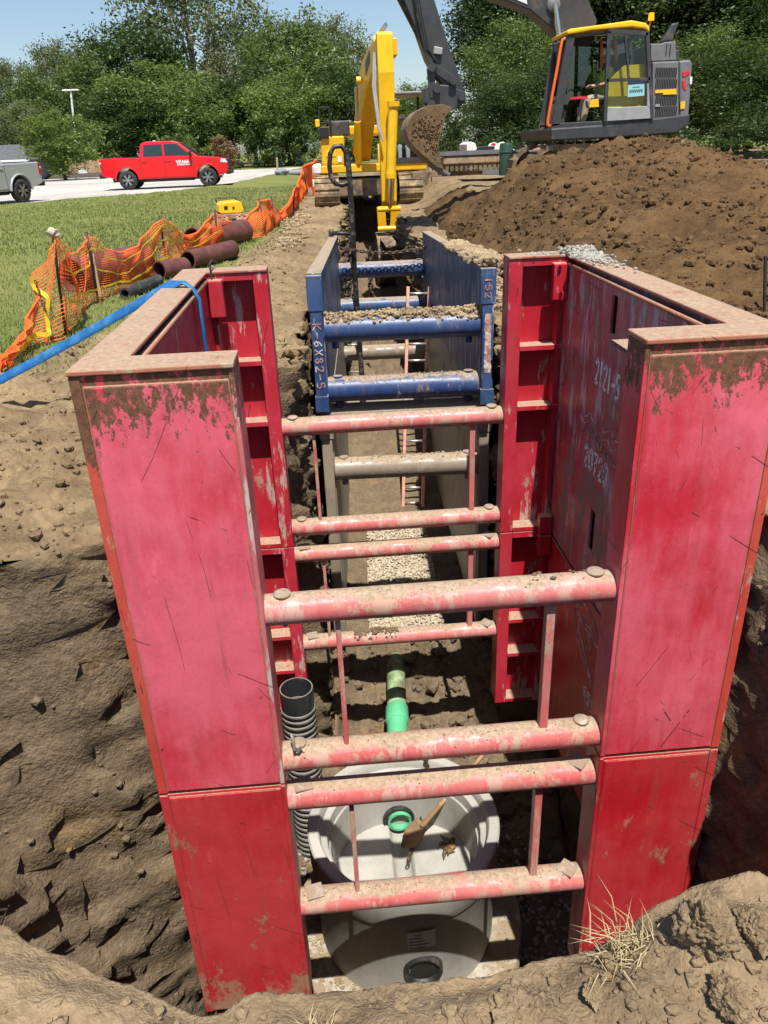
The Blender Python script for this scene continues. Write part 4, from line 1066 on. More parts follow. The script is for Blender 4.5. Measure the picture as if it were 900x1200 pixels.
# cable hanging across the far left panel
A = Vector(at(247, 312, y=LEN-.19)); B = Vector(at(264, 432, y=LEN-TK-.02))
tag(MB().tube([A+Vector((0, .35, -.02)), A+Vector((0, .1, .03)), A+Vector((0,-.04,.022)), A.lerp(B, .35)+Vector((0,-.05,0)), A.lerp(B, .7)+Vector((.0,-.05,0)), B+Vector((0,-.04,0)), B+Vector((.02,-.03,-.5))], .008, 8).build('cable', 'stake_steel'), 'thin dark cable hanging over the far left red panel', 'cable')
# steel stake standing right of the red shield
pb = at(894, 392, y=3.4); zz = drop_m(pb[0], pb[1])
tag(MB().tube([(pb[0], pb[1], zz-.1), (pb[0]+.0, pb[1], pb[2]+.05), tuple(at(897, 300, y=3.4))], .014, 8).build('stake', 'stake_steel'), 'rusty steel stake stuck in the soil at the right picture edge', 'stake')

# tuft of dry grass on the near lip
def tuft(px, py, n, h, label, lean, spread):
    p = at(px, py, z=-.62); P_ = []
    z0 = drop_l(p[0], p[1]); m = MB()
    for k in range(n):
        a = random.uniform(0, 6.28) if lean is None else random.gauss(lean, 1.0); l = h*random.uniform(.5, 1.1); b = Vector((p[0]+random.gauss(0, spread), p[1]+random.gauss(0, spread*.6), z0-.01))
        d = Vector((math.cos(a), math.sin(a), 0)); q1 = b+d*l*.35+Vector((0,0,l*.55)); q2 = b+d*l*.95+Vector((0,0,l*random.uniform(.2, .75)))
        w = .0014; sd_ = Vector((-d.y, d.x, 0))*w
        m.add([b-sd_, b+sd_, q1+sd_*.8, q1-sd_*.8, q2], [(0,1,2,3),(3,2,4)])
    tag(m.build('dry_grass_tuft', 'dry_blade', recalc=False), label, 'grass tuft')
tuft(742, 1085, 85, .095, 'tuft of dry grass on the near lip in front of the right red panel', R(165), .035)
tuft(150*2.44 if False else 372, 1180, 26, .06, 'few straw blades at the foot of the left red panel, bottom edge', R(90), .012)
# ------------------------------------------------------------------ orange safety fence along the grass
ST = [((0,440),(0,414)), ((12,428),(14,400)), ((25,412),(30,372)), ((50,402),(45,320)), ((77,393),(62,275)), ((100,366),(84,296)), ((115,352),(102,277)), ((150,338),(145,294)), ((197,319),(187,257)), ((228,303),(220,275)),
      ((255,291),(252,250)), ((285,282),(280,263)), ((311,275),(304,236)), ((322,268),(318,233)), ((333,258),(330,248)), ((344,249),(345,219)), ((352,237),(348,217)), ((360,225),(355,195)), ((370,214),(372,186))]
bot = []; top = []
for b, tpx in ST:
    p = at(b[0], b[1], z=-.72); p = at(b[0], b[1], z=drop(p[0], p[1])+.02)
    bot.append(p); top.append(at(tpx[0], tpx[1], y=p[1]+(.12 if b[0] < 60 else 0)))
bot = np.array(bot); top = np.array(top)
tt = np.arange(len(ST))
def cr(u, A):
    i = int(min(max(u, 0), len(A)-1.001)); f = u-i; p = [A[min(max(i+k, 0), len(A)-1)] for k in (-1, 0, 1, 2)]
    return .5*((2*p[1])+(p[2]-p[0])*f+(2*p[0]-5*p[1]+4*p[2]-p[3])*f*f+(3*p[1]-p[0]-3*p[2]+p[3])*f**3)
def fence_pt(u, v):
    """u along the stations, v up"""
    b = cr(u, bot); t_ = .6*cr(u, top)+.4*np.array([np.interp(u, tt, top[:, k]) for k in range(3)])
    p = b+(t_-b)*v
    s = math.sin((u % 1)*math.pi)
    w = .07*noise.noise(Vector((u*1.9, v*1.5, 1)))+.05*noise.noise(Vector((u*4.1, v*3, 5)))
    p = p+np.array([w+.05*s*(v-.5), w*.6, -.03*s*v+.03*noise.noise(Vector((u*3, v*2.2, 8)))])
    return p
fz = thing('safety_fence', (float(bot[4, 0]), float(bot[4, 1]), float(bot[4, 2])), 'orange plastic mesh safety fence sagging between stakes along the grass', 'fence')
seg = np.linalg.norm(np.diff(bot, axis=0), axis=1); 
mn = {0: MB(), 1: MB()}
def strand(pts, w, kind):
    m = mn[kind]; pts = [Vector(p) for p in pts]; vs = []
    for i, p in enumerate(pts):
        d = (pts[min(i+1, len(pts)-1)]-pts[max(i-1, 0)]).normalized(); vw = (p-Vector(CAM)).normalized()
        n_ = Vector((.45, -.65, .62)); sdv = d.cross(n_)
        sdv = sdv.normalized() if sdv.length > .05 else Vector((0,0,1)); vs += [p-sdv*w/2, p+sdv*w/2]
    m.add(vs, [(2*i, 2*i+1, 2*i+3, 2*i+2) for i in range(len(pts)-1)])
for i in range(len(ST)-1):
    yy = bot[i, 1]; L = max(seg[i], .3)
    nh = 24 if yy < 12 else (20 if yy < 20 else 16); w = .0075+.0010*max(0, yy-5); dens = .05 if yy < 9 else (.06 if yy < 14 else .11)
    ns = max(3, int(L/dens)); kind = 1 if 4 <= i <= 6 and False else 0
    for k in range(nh+1):
        v = k/nh; strand([fence_pt(i+j/ns, v) for j in range(ns+1)], w*(1.9 if k in (0, nh) else 1), kind)
    for j in range(ns):
        strand([fence_pt(i+j/ns, v) for v in np.linspace(0, 1, nh//2+1)], w*.62, kind)
mn[0].build('netting', 'net_orange', fz, recalc=False)
for i, dx in ((4, 0), (6, 0), (8, 0), (10, 0), (12, 0), (13, 0), (15, 0), (17, 0)):
    b = Vector(bot[i]); t_ = Vector(top[i]); d = (t_-b).normalized()
    MB().tube([b-d*.15, t_+d*.05], .013+.0006*max(0, b.y-5), 8).build('stake', 'stake_steel', fz)
b = Vector(at(118, 348, y=bot[6, 1])); MB().bar(b, at(104, 276, y=bot[6, 1]+.1), .03, .015).build('wooden_stake', 'stake_wood', fz)
m = MB()
c = Vector(at(62, 273, y=bot[4, 1])); vs, fs = clod(.055, 4, .8, 3); m.add(vs+np.array(c[:]), [tuple(f) for f in fs], True)
tag(m.build('work_glove', 'cloth_pale'), 'pale cloth work glove stuck on top of the nearest fence stake', 'glove')
# yellow warning tape woven through the net
tp_ = MB()
def tape(us, w=.045):
    us = np.array(us, float); n_ = len(us); fine = []
    for k in np.linspace(0, n_-1.001, (n_-1)*9):
        u, v = cr(k, us); fine.append(Vector(fence_pt(u, min(max(v+.05*noise.noise(Vector((u*2.3, w*90, 4))), .02), 1.0))+np.array([.03, -.03, .0])))
    vs = []
    for i, p in enumerate(fine):
        d = (fine[min(i+1, len(fine)-1)]-fine[max(i-1, 0)]).normalized(); sdv = d.cross(Vector((.75, -.65, 0))).normalized(); vs += [p-sdv*w/2, p+sdv*w/2]
    m = MB().add(vs, [(2*i, 2*i+1, 2*i+3, 2*i+2) for i in range(len(fine)-1)]); return m.build('warning_tape', 'tape_yellow', fz, recalc=False), fine
o1, f1 = tape([(2.95, .98), (3.05, .72), (3.25, .45), (3.1, .16), (2.4, .22), (1.2, .4)], .042)
tape([(4.1, .32), (5, .30), (6, .22), (7, .25), (8, .30)], .024); tape([(4.3, .70), (5, .66), (6, .80), (7, .78), (8, .92), (9, .70), (10, .8)], .016); tape([(6.2, .5), (7, .45), (8, .62), (9, .5), (10, .5)], .016)
a_, b_ = f1[2], f1[8]; dn = (b_-a_).normalized(); rt_ = dn; up_ = Vector((.65, .75, 0)).cross(dn).normalized()
w = MB(); write(w, 'CAUTION', a_+Vector((.012, -.014, 0))-up_*.018, dn, up_, .034, .04, .22, .004); w.build('tape_lettering', 'ink', o1)

# maroon pipes and the rolled black mesh behind the fence
def roll(p0, p1, r, name, label, mat, cat, corr=True, wall=.02, sag=0, group=None):
    p0 = Vector(p0); p1 = Vector(p1); d = p1-p0; L = d.length
    z0 = max(drop(p0.x, p0.y), drop(p1.x, p1.y)); p0.z = drop(p0.x, p0.y)+r*.96; p1.z = drop(p1.x, p1.y)+r*.96; d = p1-p0
    M = Matrix.Translation(p0) @ d.to_track_quat('Z', 'Y').to_matrix().to_4x4(); prof = []
    n = int(L/.045) if corr else 14
    for k in range(n+1):
        z = L*k/n; prof.append((r*(1+(.022*(1 if k % 2 else -1) if corr else .01*noise.noise(Vector((z*3, r, 1))))), z))
    prof = [(r*.3 if wall is None else r-wall, .18)]+[(r-(wall or .02), 0)]+prof+[(r-(wall or .02), L), (r-(wall or .02), L-.4)]
    t = thing(name, (p0.x, p0.y, p0.z-r), label, cat, group=group)
    MB().lathe(prof, 28, M).build('pipe_wall' if cat == 'pipe' else 'rolled_layers', mat, t)
    if wall is not None: MB().lathe([(0, .3), (r-wall, .3)], 24, M).build('bore_shade_plug', 'grille_and_shade_black', t)  # black disc across the bore, imitates the unlit inside
    return t
z6 = lambda px, py, z: at(px, py, z=z)
g = 'pipes lying behind the fence'
roll(z6(84, 322, -.52), z6(166, 304, -.52), .215, 'dark_pipe', 'maroon-brown corrugated pipe behind the fence between the two nearest stakes', 'pipe_maroon', 'pipe', group=g)
roll(z6(229, 285, -.53)+np.array([-.15,.75,0]), z6(291, 272.5, -.53)+np.array([-.15,.75,0]), .21, 'dark_pipe', 'thicker maroon pipe just in front of the yellow roller behind the fence', 'pipe_maroon', 'pipe', False, group=g)
roll(z6(220, 303, -.60), z6(272, 291, -.60), .135, 'dark_pipe', 'thinner maroon pipe lying this side of the thick pipe near the roller', 'pipe_maroon', 'pipe', False, group=g)
roll(z6(146, 343, -.68), z6(186, 327, -.68), .07, 'mesh_roll', 'dark grey roll of mesh lying in the grass under the fence', 'mesh_black', 'mesh roll', True, None)
roll(z6(186, 316, -.62), z6(216, 310, -.62), .13, 'dark_pipe', 'short maroon pipe end by the third fence stake', 'pipe_maroon', 'pipe', False, group=g)
# trench roller
rp = at(272, 266, z=-.70); zr0 = drop(rp[0], rp[1])
t = thing('trench_roller', (rp[0]-.02, rp[1], zr0), 'yellow-topped trench roller with brown drums parked on the grass behind the fence', 'trench roller', rz=R(12)); rs_ = (at(272, 235, y=rp[1])[2]-zr0)/1.05; t.scale = (max(.8, rs_),)*2+(rs_,)
hood = [(-.28, .62), (-.33, .70), (-.30, .93), (-.22, 1.02), (.2, 1.05), (.30, 1.0), (.34, .72), (.30, .62)]
MB().prism(hood, -.5, .45, 'y').build('hood', 'yellow_bright', t, bevel=.03, seg=3)
m = MB(); m.box((-.18, -.512, .78), (-.08, -.502, .90)); m.box((.04, -.512, .78), (.1, -.502, .86)); m.build('vent', 'grille_and_shade_black', t)
MB().box((-.36, -.55, .40), (.36, .5, .61)).build('chassis', 'roller_brown', t, bevel=.03)
for sx in (-1, 1):
    for sy in (-.38, .38):
        m = MB().lathe([(0, -.17), (.27, -.17), (.29, -.15), (.29, .15), (.27, .17), (0, .17)], 24, Matrix.Translation((sx*.27, sy, .29)) @ Matrix.Rotation(R(90), 4, 'Y'))
        for k in range(10):
            a = k*.628
            for dz in (-.1, .03): m.box((-.03, -.05, .27), (.03, .05, .33), Matrix.Translation((sx*.27+dz+.03*(k % 2), sy, .29)) @ Matrix.Rotation(a, 4, 'X'))
        m.build('drum', 'roller_brown', t)
MB().tube([(-.25, .46, .62), (-.28, .52, 1.12), (.28, .52, 1.12), (.25, .46, .62)], .022, 8).build('guard_bar', 'trim_black', t)

# ------------------------------------------------------------------ pickup trucks
def pickup(name, loc, rz, label, paint, decal=None, beacon=False, tonneau=True):
    t = thing(name, loc, label, 'pickup truck', rz=rz)
    def arch(cx, r=.50, z0=.42, n=12): return [(cx-r*math.cos(math.pi*k/n), z0+.0+r*math.sin(math.pi*k/n)*1.02) for k in range(n+1)]
    RA, FA = -1.78, 1.88
    body = [(-2.92, .62)]+[(-2.40, .50)]+arch(RA)+[(-1.20, .42), (1.30, .42)]+arch(FA)+[(2.46, .50), (2.78, .55), (2.86, .80), (2.84, 1.02), (2.72, 1.17), (2.3, 1.235), (1.62, 1.30), (1.50, 1.32), (-1.12, 1.32), (-1.16, 1.33), (-2.86, 1.35), (-2.90, 1.30)]
    b = MB().prism(body, -.98, .98, 'y').build('body', paint, t, bevel=.045, seg=3, angle=50)
    # greenhouse
    lowx = [(-1.13, 1.29), (1.56, 1.29)]; up = [(-1.02, 1.90), (-.80, 1.985), (.40, 1.98), (.66, 1.92)]
    prof = [lowx[0]]+up+[lowx[1]]; V_ = []
    for s in (-1, 1):
        for (x, z) in prof: V_.append((x, s*(.96-.17*(z-1.29)/.64), z))
    n = len(prof); F_ = [tuple(range(n)), tuple(range(2*n-1, n-1, -1))]+[(i, (i+1) % n, n+(i+1) % n, n+i) for i in range(n)]
    MB().add(V_, F_).build('cab_shell', paint, t, bevel=.03, seg=3)
    def sidequad(pts, s, off=.006): return [(x, s*(.96-.17*(z-1.29)/.64+off), z) for x, z in pts]
    for s in (-1, 1):
        for pts in ([(-.95, 1.36), (-.06, 1.36), (-.06, 1.86), (-.88, 1.86)], [(.02, 1.36), (1.20, 1.36), (.60, 1.86), (.02, 1.86)]):
            m = MB(); q0 = sidequad(pts, s); m.add(q0, [(0,1,2,3)]); m.build('window', 'glass_dark', t)
        m = MB()
        for x in (-1.12, -.02, 1.30): m.bar((x, s*.982, .48), (x, s*.983, 1.29), .012, .006)
        m.bar((-1.12, s*.982, .48), (1.30, s*.982, .48), .01, .012); m.build('door_seam', 'trim_black', t)
        for x in (-.80, .28): 
            MB().bar((x-.24, s*.99, 1.16), (x-.02, s*.99, 1.165), .03, .035).build('door_handle', paint, t, bevel=.006)
        MB().box((1.12, min(s*.97, s*1.2), 1.34), (1.25, max(s*.97, s*1.2), 1.54)).build('mirror', 'trim_black', t, bevel=.03)
        MB().tube([(-1.2, s*.86, .36), (1.25, s*.86, .36)], .06, 8).build('running_board', 'trim_black', t)
        for cx, r in ((RA, .5), (FA, .5)):
            pts = [(cx-(r+.03)*math.cos(math.pi*k/14), s*.985, .42+(r+.03)*1.02*math.sin(math.pi*k/14)) for k in range(15)]
            MB().tube(pts, .035, 8).build('wheel_arch', paint, t)
            pts = [(cx-(r-.02)*math.cos(math.pi*k/14), .42+(r-.02)*math.sin(math.pi*k/14)) for k in range(15)]
            MB().prism(pts, s*.70, s*.965, 'y').build('arch_liner', 'grille_and_shade_black', t) if False else None
            wz = .41; M = Matrix.Translation((cx, s*.87, wz)) @ Matrix.Rotation(R(-90*s), 4, 'X')
            w = MB().lathe([(.26, -.13), (.37, -.13), (.405, -.10), (.41, -.06), (.41, .06), (.405, .10), (.37, .13), (.285, .135)], 36, M).build('wheel', 'tyre', t)
            MB().lathe([(0, .06), (.27, .07), (.28, .12), (.295, .138), (.255, .138), (.25, .09)], 36, M).build('rim_well', 'trim_black', w)
            m = MB()
            for k in range(6):
                for da in (-.16, .16):
                    a = k*math.pi/3; p0 = M @ Vector((.05*math.cos(a), .05*math.sin(a), .125)); p1 = M @ Vector((.265*math.cos(a+da), .265*math.sin(a+da), .115)); m.bar(p0, p1, .035, .03)
            m.lathe([(0, .14), (.06, .14), (.07, .10)], 16, M); m.lathe([(.255, .10), (.258, .137), (.278, .137), (.28, .1)], 32, M); m.build('rim', 'rim_alloy', w)
        # lamps
        MB().prism([(2.50, 1.02), (2.80, .98), (2.84, 1.00), (2.74, 1.15), (2.55, 1.16)], min(s*.62, s*.995), max(s*.62, s*.995), 'y').build('headlight', 'headlight', t, bevel=.01)
        MB().box((-2.925, min(s*.80, s*.992), .92), (-2.80, max(s*.80, s*.992), 1.30)).build('tail_light', 'tail_red', t, bevel=.01)
        m = MB(); m.box((-2.93, min(s*.94, s*.995), 1.12), (-2.86, max(s*.94, s*.995), 1.20)); m.build('reverse_lamp', 'headlight', t)
    MB().add([(1.525, -.86, 1.345), (1.525, .86, 1.345), (.735, .77, 1.885), (.735, -.77, 1.885)], [(0,1,2,3)]).build('windscreen', 'glass_dark', t)
    MB().add([(-1.128, -.86, 1.40), (-1.128, .86, 1.40), (-1.045, .78, 1.85), (-1.045, -.78, 1.85)], [(3,2,1,0)]).build('rear_window', 'glass_dark', t)
    MB().box((2.80, -.60, .72), (2.885, .60, 1.14)).build('grille', 'grille_and_shade_black', t, bevel=.02)
    MB().box((2.70, -.97, .50), (2.94, .97, .70)).build('bumper', 'trim_black' if decal else 'headlight', t, bevel=.03)
    MB().box((-3.04, -.96, .52), (-2.86, .96, .70)).build('bumper', 'trim_black', t, bevel=.03)
    MB().box((-2.5, -.72, .34), (2.4, .72, .52)).build('underbody', 'grille_and_shade_black', t)
    MB().tube([(-1.78, -.8, .41), (-1.78, .8, .41)], .07, 8).build('axle', 'trim_black', t)
    MB().box((-2.82, -.90, 1.30), (-1.18, .90, 1.376)).build('bed_cover', 'trim_black', t, bevel=.01)
    if beacon: MB().lathe([(0, 1.99), (.06, 1.985), (.07, 1.93), (.075, 1.92)], 14, Matrix.Translation((-.5, 0, .055))).build('roof_beacon', 'headlight', t)
    if decal:
        m = MB(); write(m, decal, (.52, -.99, 1.02), (1,0,0), (0,0,1), .105, .14, .14, .017); m.box((.54, -.9925, .955), (1.14, -.9885, .985)); m.build('door_lettering', 'white_paint', t)
    return t
p = at(196, 221.0, z=-.50); TZ = -.498
t1 = pickup('pickup_truck', (p[0], p[1]+1.1, TZ), R(1.5), 'bright red four-door pickup parked side-on on the concrete lot', 'truck_red', 'VRANA', True)
t1.scale = (.93,)*3; p = at(27, 237.5, z=-.50)
t2 = pickup('pickup_truck', (p[0]-1.52*.93, p[1]-1.27*.93, TZ), R(246), 'grey pickup at the left picture edge, only its rear half showing', 'truck_grey'); t2.scale = (.93,)*3

# ------------------------------------------------------------------ seated operators
def skin_body(name, joints, edges, mat, parent, lvl=2):
    me = bpy.data.meshes.new(name); me.from_pydata([j[:3] for j in joints], edges, []); o = bpy.data.objects.new(name, me); COL.objects.link(o)
    me.materials.append(MAT[mat])
    sk = o.modifiers.new('skin', 'SKIN'); sk.use_smooth_shade = True
    for i, j in enumerate(joints):
        r_ = j[3] if len(j) > 3 else .06; me.skin_vertices[0].data[i].radius = (r_, r_*(j[4] if len(j) > 4 else 1))
    me.skin_vertices[0].data[0].use_root = True
    o.modifiers.new('sub', 'SUBSURF').levels = lvl; o.modifiers['sub'].render_levels = lvl
    if parent is not None: o.parent = parent
    return o
def operator(loc, rz, label, shirt, legs, hat=True, sc=1.):
    """seated, facing +x in local space; seat at z=.48"""
    t = thing('person', loc, label, 'person', rz=rz)
    J = [(0,0,.52,.12,1.2), (.0,0,.72,.115,1.2), (.0,0,.95,.12,1.3), (.0,0,1.08,.07), (.02,0,1.16,.055), (.035,0,1.25,.085,.9), (.04,0,1.36,.07),
         (.0,.19,1.04,.055), (.10,.25,.80,.046), (.33,.20,.76,.036), (.42,.19,.77,.030), (.0,-.19,1.04,.055), (.10,-.25,.80,.046), (.33,-.20,.76,.036), (.42,-.19,.77,.030),
         (.02,.1,.52,.085), (.42,.13,.54,.07), (.50,.13,.12,.05), (.52,.13,.05,.042), (.64,.13,.035,.038), (.02,-.1,.52,.085), (.42,-.13,.54,.07), (.50,-.13,.12,.05), (.52,-.13,.05,.042), (.64,-.13,.035,.038)]
    E_ = [(0,1),(1,2),(2,3),(3,4),(4,5),(5,6),(2,7),(7,8),(8,9),(9,10),(2,11),(11,12),(12,13),(13,14),(0,15),(15,16),(16,17),(17,18),(18,19),(0,20),(20,21),(21,22),(22,23),(23,24)]
    skin_body('body', J, E_, 'skin', t)
    fm = MB()
    for s in (-1, 1):
        for k in range(4): fm.tube([(.43, s*.19+(k-1.5)*.02, .785), (.475, s*.19+(k-1.5)*.021, .775), (.49, s*.19+(k-1.5)*.02, .745)], [.010, .010, .008], 6)
        fm.tube([(.42, s*.155, .78), (.46, s*.14, .785)], .010, 6)
    fm.build('fingers', 'skin', t)
    f = MB(); f.tube([(.115, 0, 1.275), (.138, 0, 1.245), (.12, 0, 1.235)], [.008, .017, .012], 6); f.build('nose', 'skin', t)
    e = MB(); [e.lathe([(0, -.012), (.012, 0), (0, .012)], 8, Matrix.Translation((.112, s*.032, 1.285))) for s in (-1, 1)]; e.build('eyes', 'ink', t)
    e = MB(); [e.lathe([(0, -.012), (.028, 0), (0, .012)], 10, Matrix.Translation((.03, s*.09, 1.26)) @ Matrix.Rotation(R(90), 4, 'X')) for s in (-1, 1)]; e.build('ears', 'skin', t)
    S = [(0,0,.54,.145,1.25), (.0,0,.72,.14,1.25), (.0,0,.95,.14,1.35), (.0,0,1.06,.085), (.0,.19,1.04,.075), (.07,.235,.86,.065), (.0,-.19,1.04,.075), (.07,-.235,.86,.065)]
    skin_body('shirt', S, [(0,1),(1,2),(2,3),(2,4),(4,5),(2,6),(6,7)], shirt, t)
    for s in (-1, 1):
        skin_body('trouser_leg', [(-.02,s*.09,.52,.115), (.2,s*.115,.545,.10), (.43,s*.13,.54,.09), (.485,s*.13,.3,.075), (.51,s*.13,.10,.068)], [(0,1),(1,2),(2,3),(3,4)], legs, t)
        skin_body('boot', [(.50,s*.13,.15,.06), (.52,s*.13,.05,.058), (.60,s*.13,.045,.052), (.68,s*.13,.035,.042)], [(0,1),(1,2),(2,3)], 'boot', t, 1)
    if hat: MB().lathe([(0, 1.455), (.05, 1.45), (.10, 1.40), (.12, 1.335), (.15, 1.325), (.15, 1.318), (.115, 1.318)], 20, Matrix.Translation((.03, 0, 0))).build('hard_hat', 'hat', t)
    t.scale = (sc,)*3
    return t

# ------------------------------------------------------------------ tracks
def track(parent, x0, x1, y0, y1, z0, z1, mat='track_steel', axis='x', pads=True):
    """closed crawler loop; runs along axis between x0..x1, wide y0..y1"""
    r = (z1-z0)/2; n = 10; prof = []
    for k in range(n+1): a = -math.pi/2+math.pi*k/n; prof.append((x1-r+r*math.cos(a), (z0+z1)/2+r*math.sin(a)))
    for k in range(n+1): a = math.pi/2+math.pi*k/n; prof.append((x0+r+r*math.cos(a), (z0+z1)/2+r*math.sin(a)))
    inn = [((a-(x0+x1)/2)*.955+(x0+x1)/2, (b-(z0+z1)/2)*.80+(z0+z1)/2) for a, b in prof]
    m = MB(); N_ = len(prof); V_ = []
    def P3(a, d, b): return (a, d, b) if axis == 'x' else (d, a, b)
    for d in (y0, y1):
        for pr in (prof, inn): V_ += [P3(a, d, b) for a, b in pr]
    F_ = []
    for i in range(N_):
        j = (i+1) % N_; F_ += [(i, j, 2*N_+j, 2*N_+i), (N_+i, 3*N_+i, 3*N_+j, N_+j), (i, N_+i, N_+j, j), (2*N_+i, 2*N_+j, 3*N_+j, 3*N_+i)]
    m.add(V_, F_)
    # grouser bars round the loop
    pl = [Vector((a, 0, b)) for a, b in prof]+[Vector((prof[0][0], 0, prof[0][1]))]; acc = 0; step = .19
    for a, b in zip(pl[:-1], pl[1:]):
        L = (b-a).length; s_ = (step-acc) % step
        while s_ < L:
            p = a.lerp(b, s_/L); dd = (b-a).normalized(); nn = Vector((dd.z, 0, -dd.x)); p2 = p+nn*.012
            m.bar(P3(p2.x, y0-.004, p2.z), P3(p2.x, y1+.004, p2.z), .035, .05, up=(P3(nn.x, 0, nn.z))); s_ += step
        acc = (acc+L) % step
    o = m.build('crawler_track', mat, parent)
    fr = MB(); a0, a1 = x0+r*1.1, x1-r*1.1
    lo, hi = P3(a0, y0+.10, z0+r*.55), P3(a1, y1-.10, z1-r*.5); fr.box(tuple(min(a, b) for a, b in zip(lo, hi)), tuple(max(a, b) for a, b in zip(lo, hi)))
    fr.build('track_frame', 'dark_grey', o)
    for xx in (x0+r, x1-r):
        M = Matrix.Translation(P3(xx, (y0+y1)/2, (z0+z1)/2)) @ Matrix.Rotation(R(90), 4, 'X' if axis == 'x' else 'Y')
        MB().lathe([(0, -(y1-y0)*.3), (r*.7, -(y1-y0)*.3), (r*.72, 0), (r*.7, (y1-y0)*.3), (0, (y1-y0)*.3)], 20, M).build('idler_wheel', 'track_steel', o)
    return o
# ------------------------------------------------------------------ grey excavator on the spoil bank, seen from its left side
YN = 13.35       # near (cab) face of the house
def Q(px, py, y=YN): p = at(px, py, y=y); return (p[0], p[2])
def QC(X, Y, y=YN): return Q(620+X/4.09, Y/4.09, y)     # points read off an enlarged crop
gx = thing('excavator', (6.0, 14.6, -.15), 'dark grey excavator with a yellow cab roof on the spoil mound', 'excavator')
pl = lambda pts, a, b, y=YN: MB().prism([QC(X, Y, y) for X, Y in pts], a, b, 'y')
pl([(103,615),(350,598),(770,545),(766,598),(700,640),(400,662),(105,676)], YN-.02, YN+2.5).build('deck_frame', 'dark_grey', gx, bevel=.03)
# engine house with louvres
eh = pl([(592,297),(718,292),(718,572),(592,588)], YN, YN+2.45).build('engine_house', 'mid_grey', gx, bevel=.02)
for (a, b) in ((325, 372), (380, 425), (455, 505), (512, 560)):
    lv = MB()
    for k in range(13): 
        X0 = 603+k*8; x, z0 = QC(X0, b); _, z1 = QC(X0, a); lv.box((x, YN-.012, z0), (x+.020, YN-.001, z1))
    lv.build('louvre', 'grille_and_shade_black', eh)
pl([(603,432),(704,425),(704,452),(640,454),(640,445),(603,447)], YN-.018, YN-.006).build('yellow_stripe', 'yellow_bright', eh)
pl([(603,500),(625,498),(625,512),(603,512)], YN-.02, YN-.004).build('latch', 'silver_grey', eh)
cw = pl([(724,290),(776,285),(788,300),(775,470),(768,560),(724,572)], YN+.03, YN+2.42).build('counterweight', 'mid_grey', gx, bevel=.05, seg=3)
pl([(738,345),(772,338),(772,352),(750,366),(738,366)], YN+.018, YN+.032).build('red_emblem', 'red_mark', cw)
pl([(736,386),(748,384),(757,425),(748,432),(738,412)], YN+.018, YN+.032).build('red_emblem', 'red_mark', cw)
pl([(772,368),(784,366),(782,402),(772,404)], YN+.010, YN+.034).build('white_emblem', 'white_paint', cw)
pl([(727,488),(750,485),(748,520),(727,523)], YN+.012, YN+.034).build('amber_reflector', 'yellow_bright', cw)
hd = pl([(588,208),(650,207),(655,200),(708,197),(712,288),(590,293)], YN+.05, YN+2.2).build('engine_hood', 'mid_grey', gx, bevel=.04, seg=3)
m = MB()
for X in (658, 676): x, z0 = QC(X, 268); x1, z1 = QC(X+9, 210); m.box((x, YN+.036, z0), (x1, YN+.052, z1))
m.build('hood_slot', 'grille_and_shade_black', hd)
pl([(640,196),(690,117),(720,106),(686,194)], YN+.5, YN+.62, YN+.5).build('exhaust_fin', 'dark_grey', gx, bevel=.01)
pl([(718,232),(756,229),(752,282),(718,285)], YN+.3, YN+.8).build('rear_box', 'dark_grey', gx, bevel=.02)
# cab shell: posts, roof, sill on both sides, real glass between
CD = 1.0
def cabpart(pts, a, b, name, mat, **k): return pl(pts, a, b).build(name, mat, gx, **k)
pl([(178,148),(200,138),(350,118),(490,98),(558,111),(575,130),(575,160),(552,140),(490,132),(300,148),(200,165),(180,168)], YN-.04, YN+CD+.04).build('cab_roof', 'yellow_bright', gx, bevel=.03, seg=3)
for y0 in (YN, YN+CD-.08):
    b = y0+.08
    cabpart([(186,170),(222,166),(150,600),(106,610)], y0, b, 'cab_post', 'dark_grey', bevel=.012)
    cabpart([(106,592),(362,578),(362,604),(104,622)], y0, b, 'cab_sill', 'dark_grey', bevel=.01)
    cabpart([(222,168),(384,146),(384,160),(220,182)], y0, b, 'cab_header', 'dark_grey', bevel=.01)
    cabpart([(556,150),(576,155),(592,570),(568,575)], y0, b, 'cab_post', 'dark_grey', bevel=.012)
# rear and front cross members
for X, Y in ((200, 160), (566, 150)): x, z = QC(X, Y); MB().box((x-.03, YN+.081, z-.05), (x+.03, YN+CD-.081, z+.05)).build('cab_header', 'dark_grey', gx)
# door: frame, glass, kick panel, handle rail
yd = YN-.055
dr = MB(); 
def dbar(a, b, w, z=yd): A = QC(*a, z); B = QC(*b, z); dr.bar((A[0], z+.02, A[1]), (B[0], z+.02, B[1]), w, .05, up=(0,1,0))
dbar((384,150), (366,582), .065); dbar((380,148), (570,160), .075); dbar((568,155), (590,570), .065); dbar((372,385), (580,378), .055); dbar((462,170), (480,378), .03)
door = dr.build('door', 'dark_grey', gx)
pl([(366,516),(582,508),(584,568),(362,582)], yd+.0, yd+.05, yd).build('kick_panel', 'silver_grey', door, bevel=.008)
pl([(566,400),(584,400),(588,512),(566,512)], yd-.004, yd+.046, yd).build('lock_plate', 'silver_grey', door, bevel=.006)
m = MB(); A = QC(392, 165, yd); B = QC(565, 505, yd); m.add([(*QC(390,165,yd)[:1], yd+.022, QC(390,165,yd)[1]), (QC(562,168,yd)[0], yd+.022, QC(562,168,yd)[1]), (QC(572,505,yd)[0], yd+.022, QC(572,505,yd)[1]), (QC(376,512,yd)[0], yd+.022, QC(376,512,yd)[1])], [(0,1,2,3)])
m.build('door_glass', 'cab_glass', door, recalc=False)
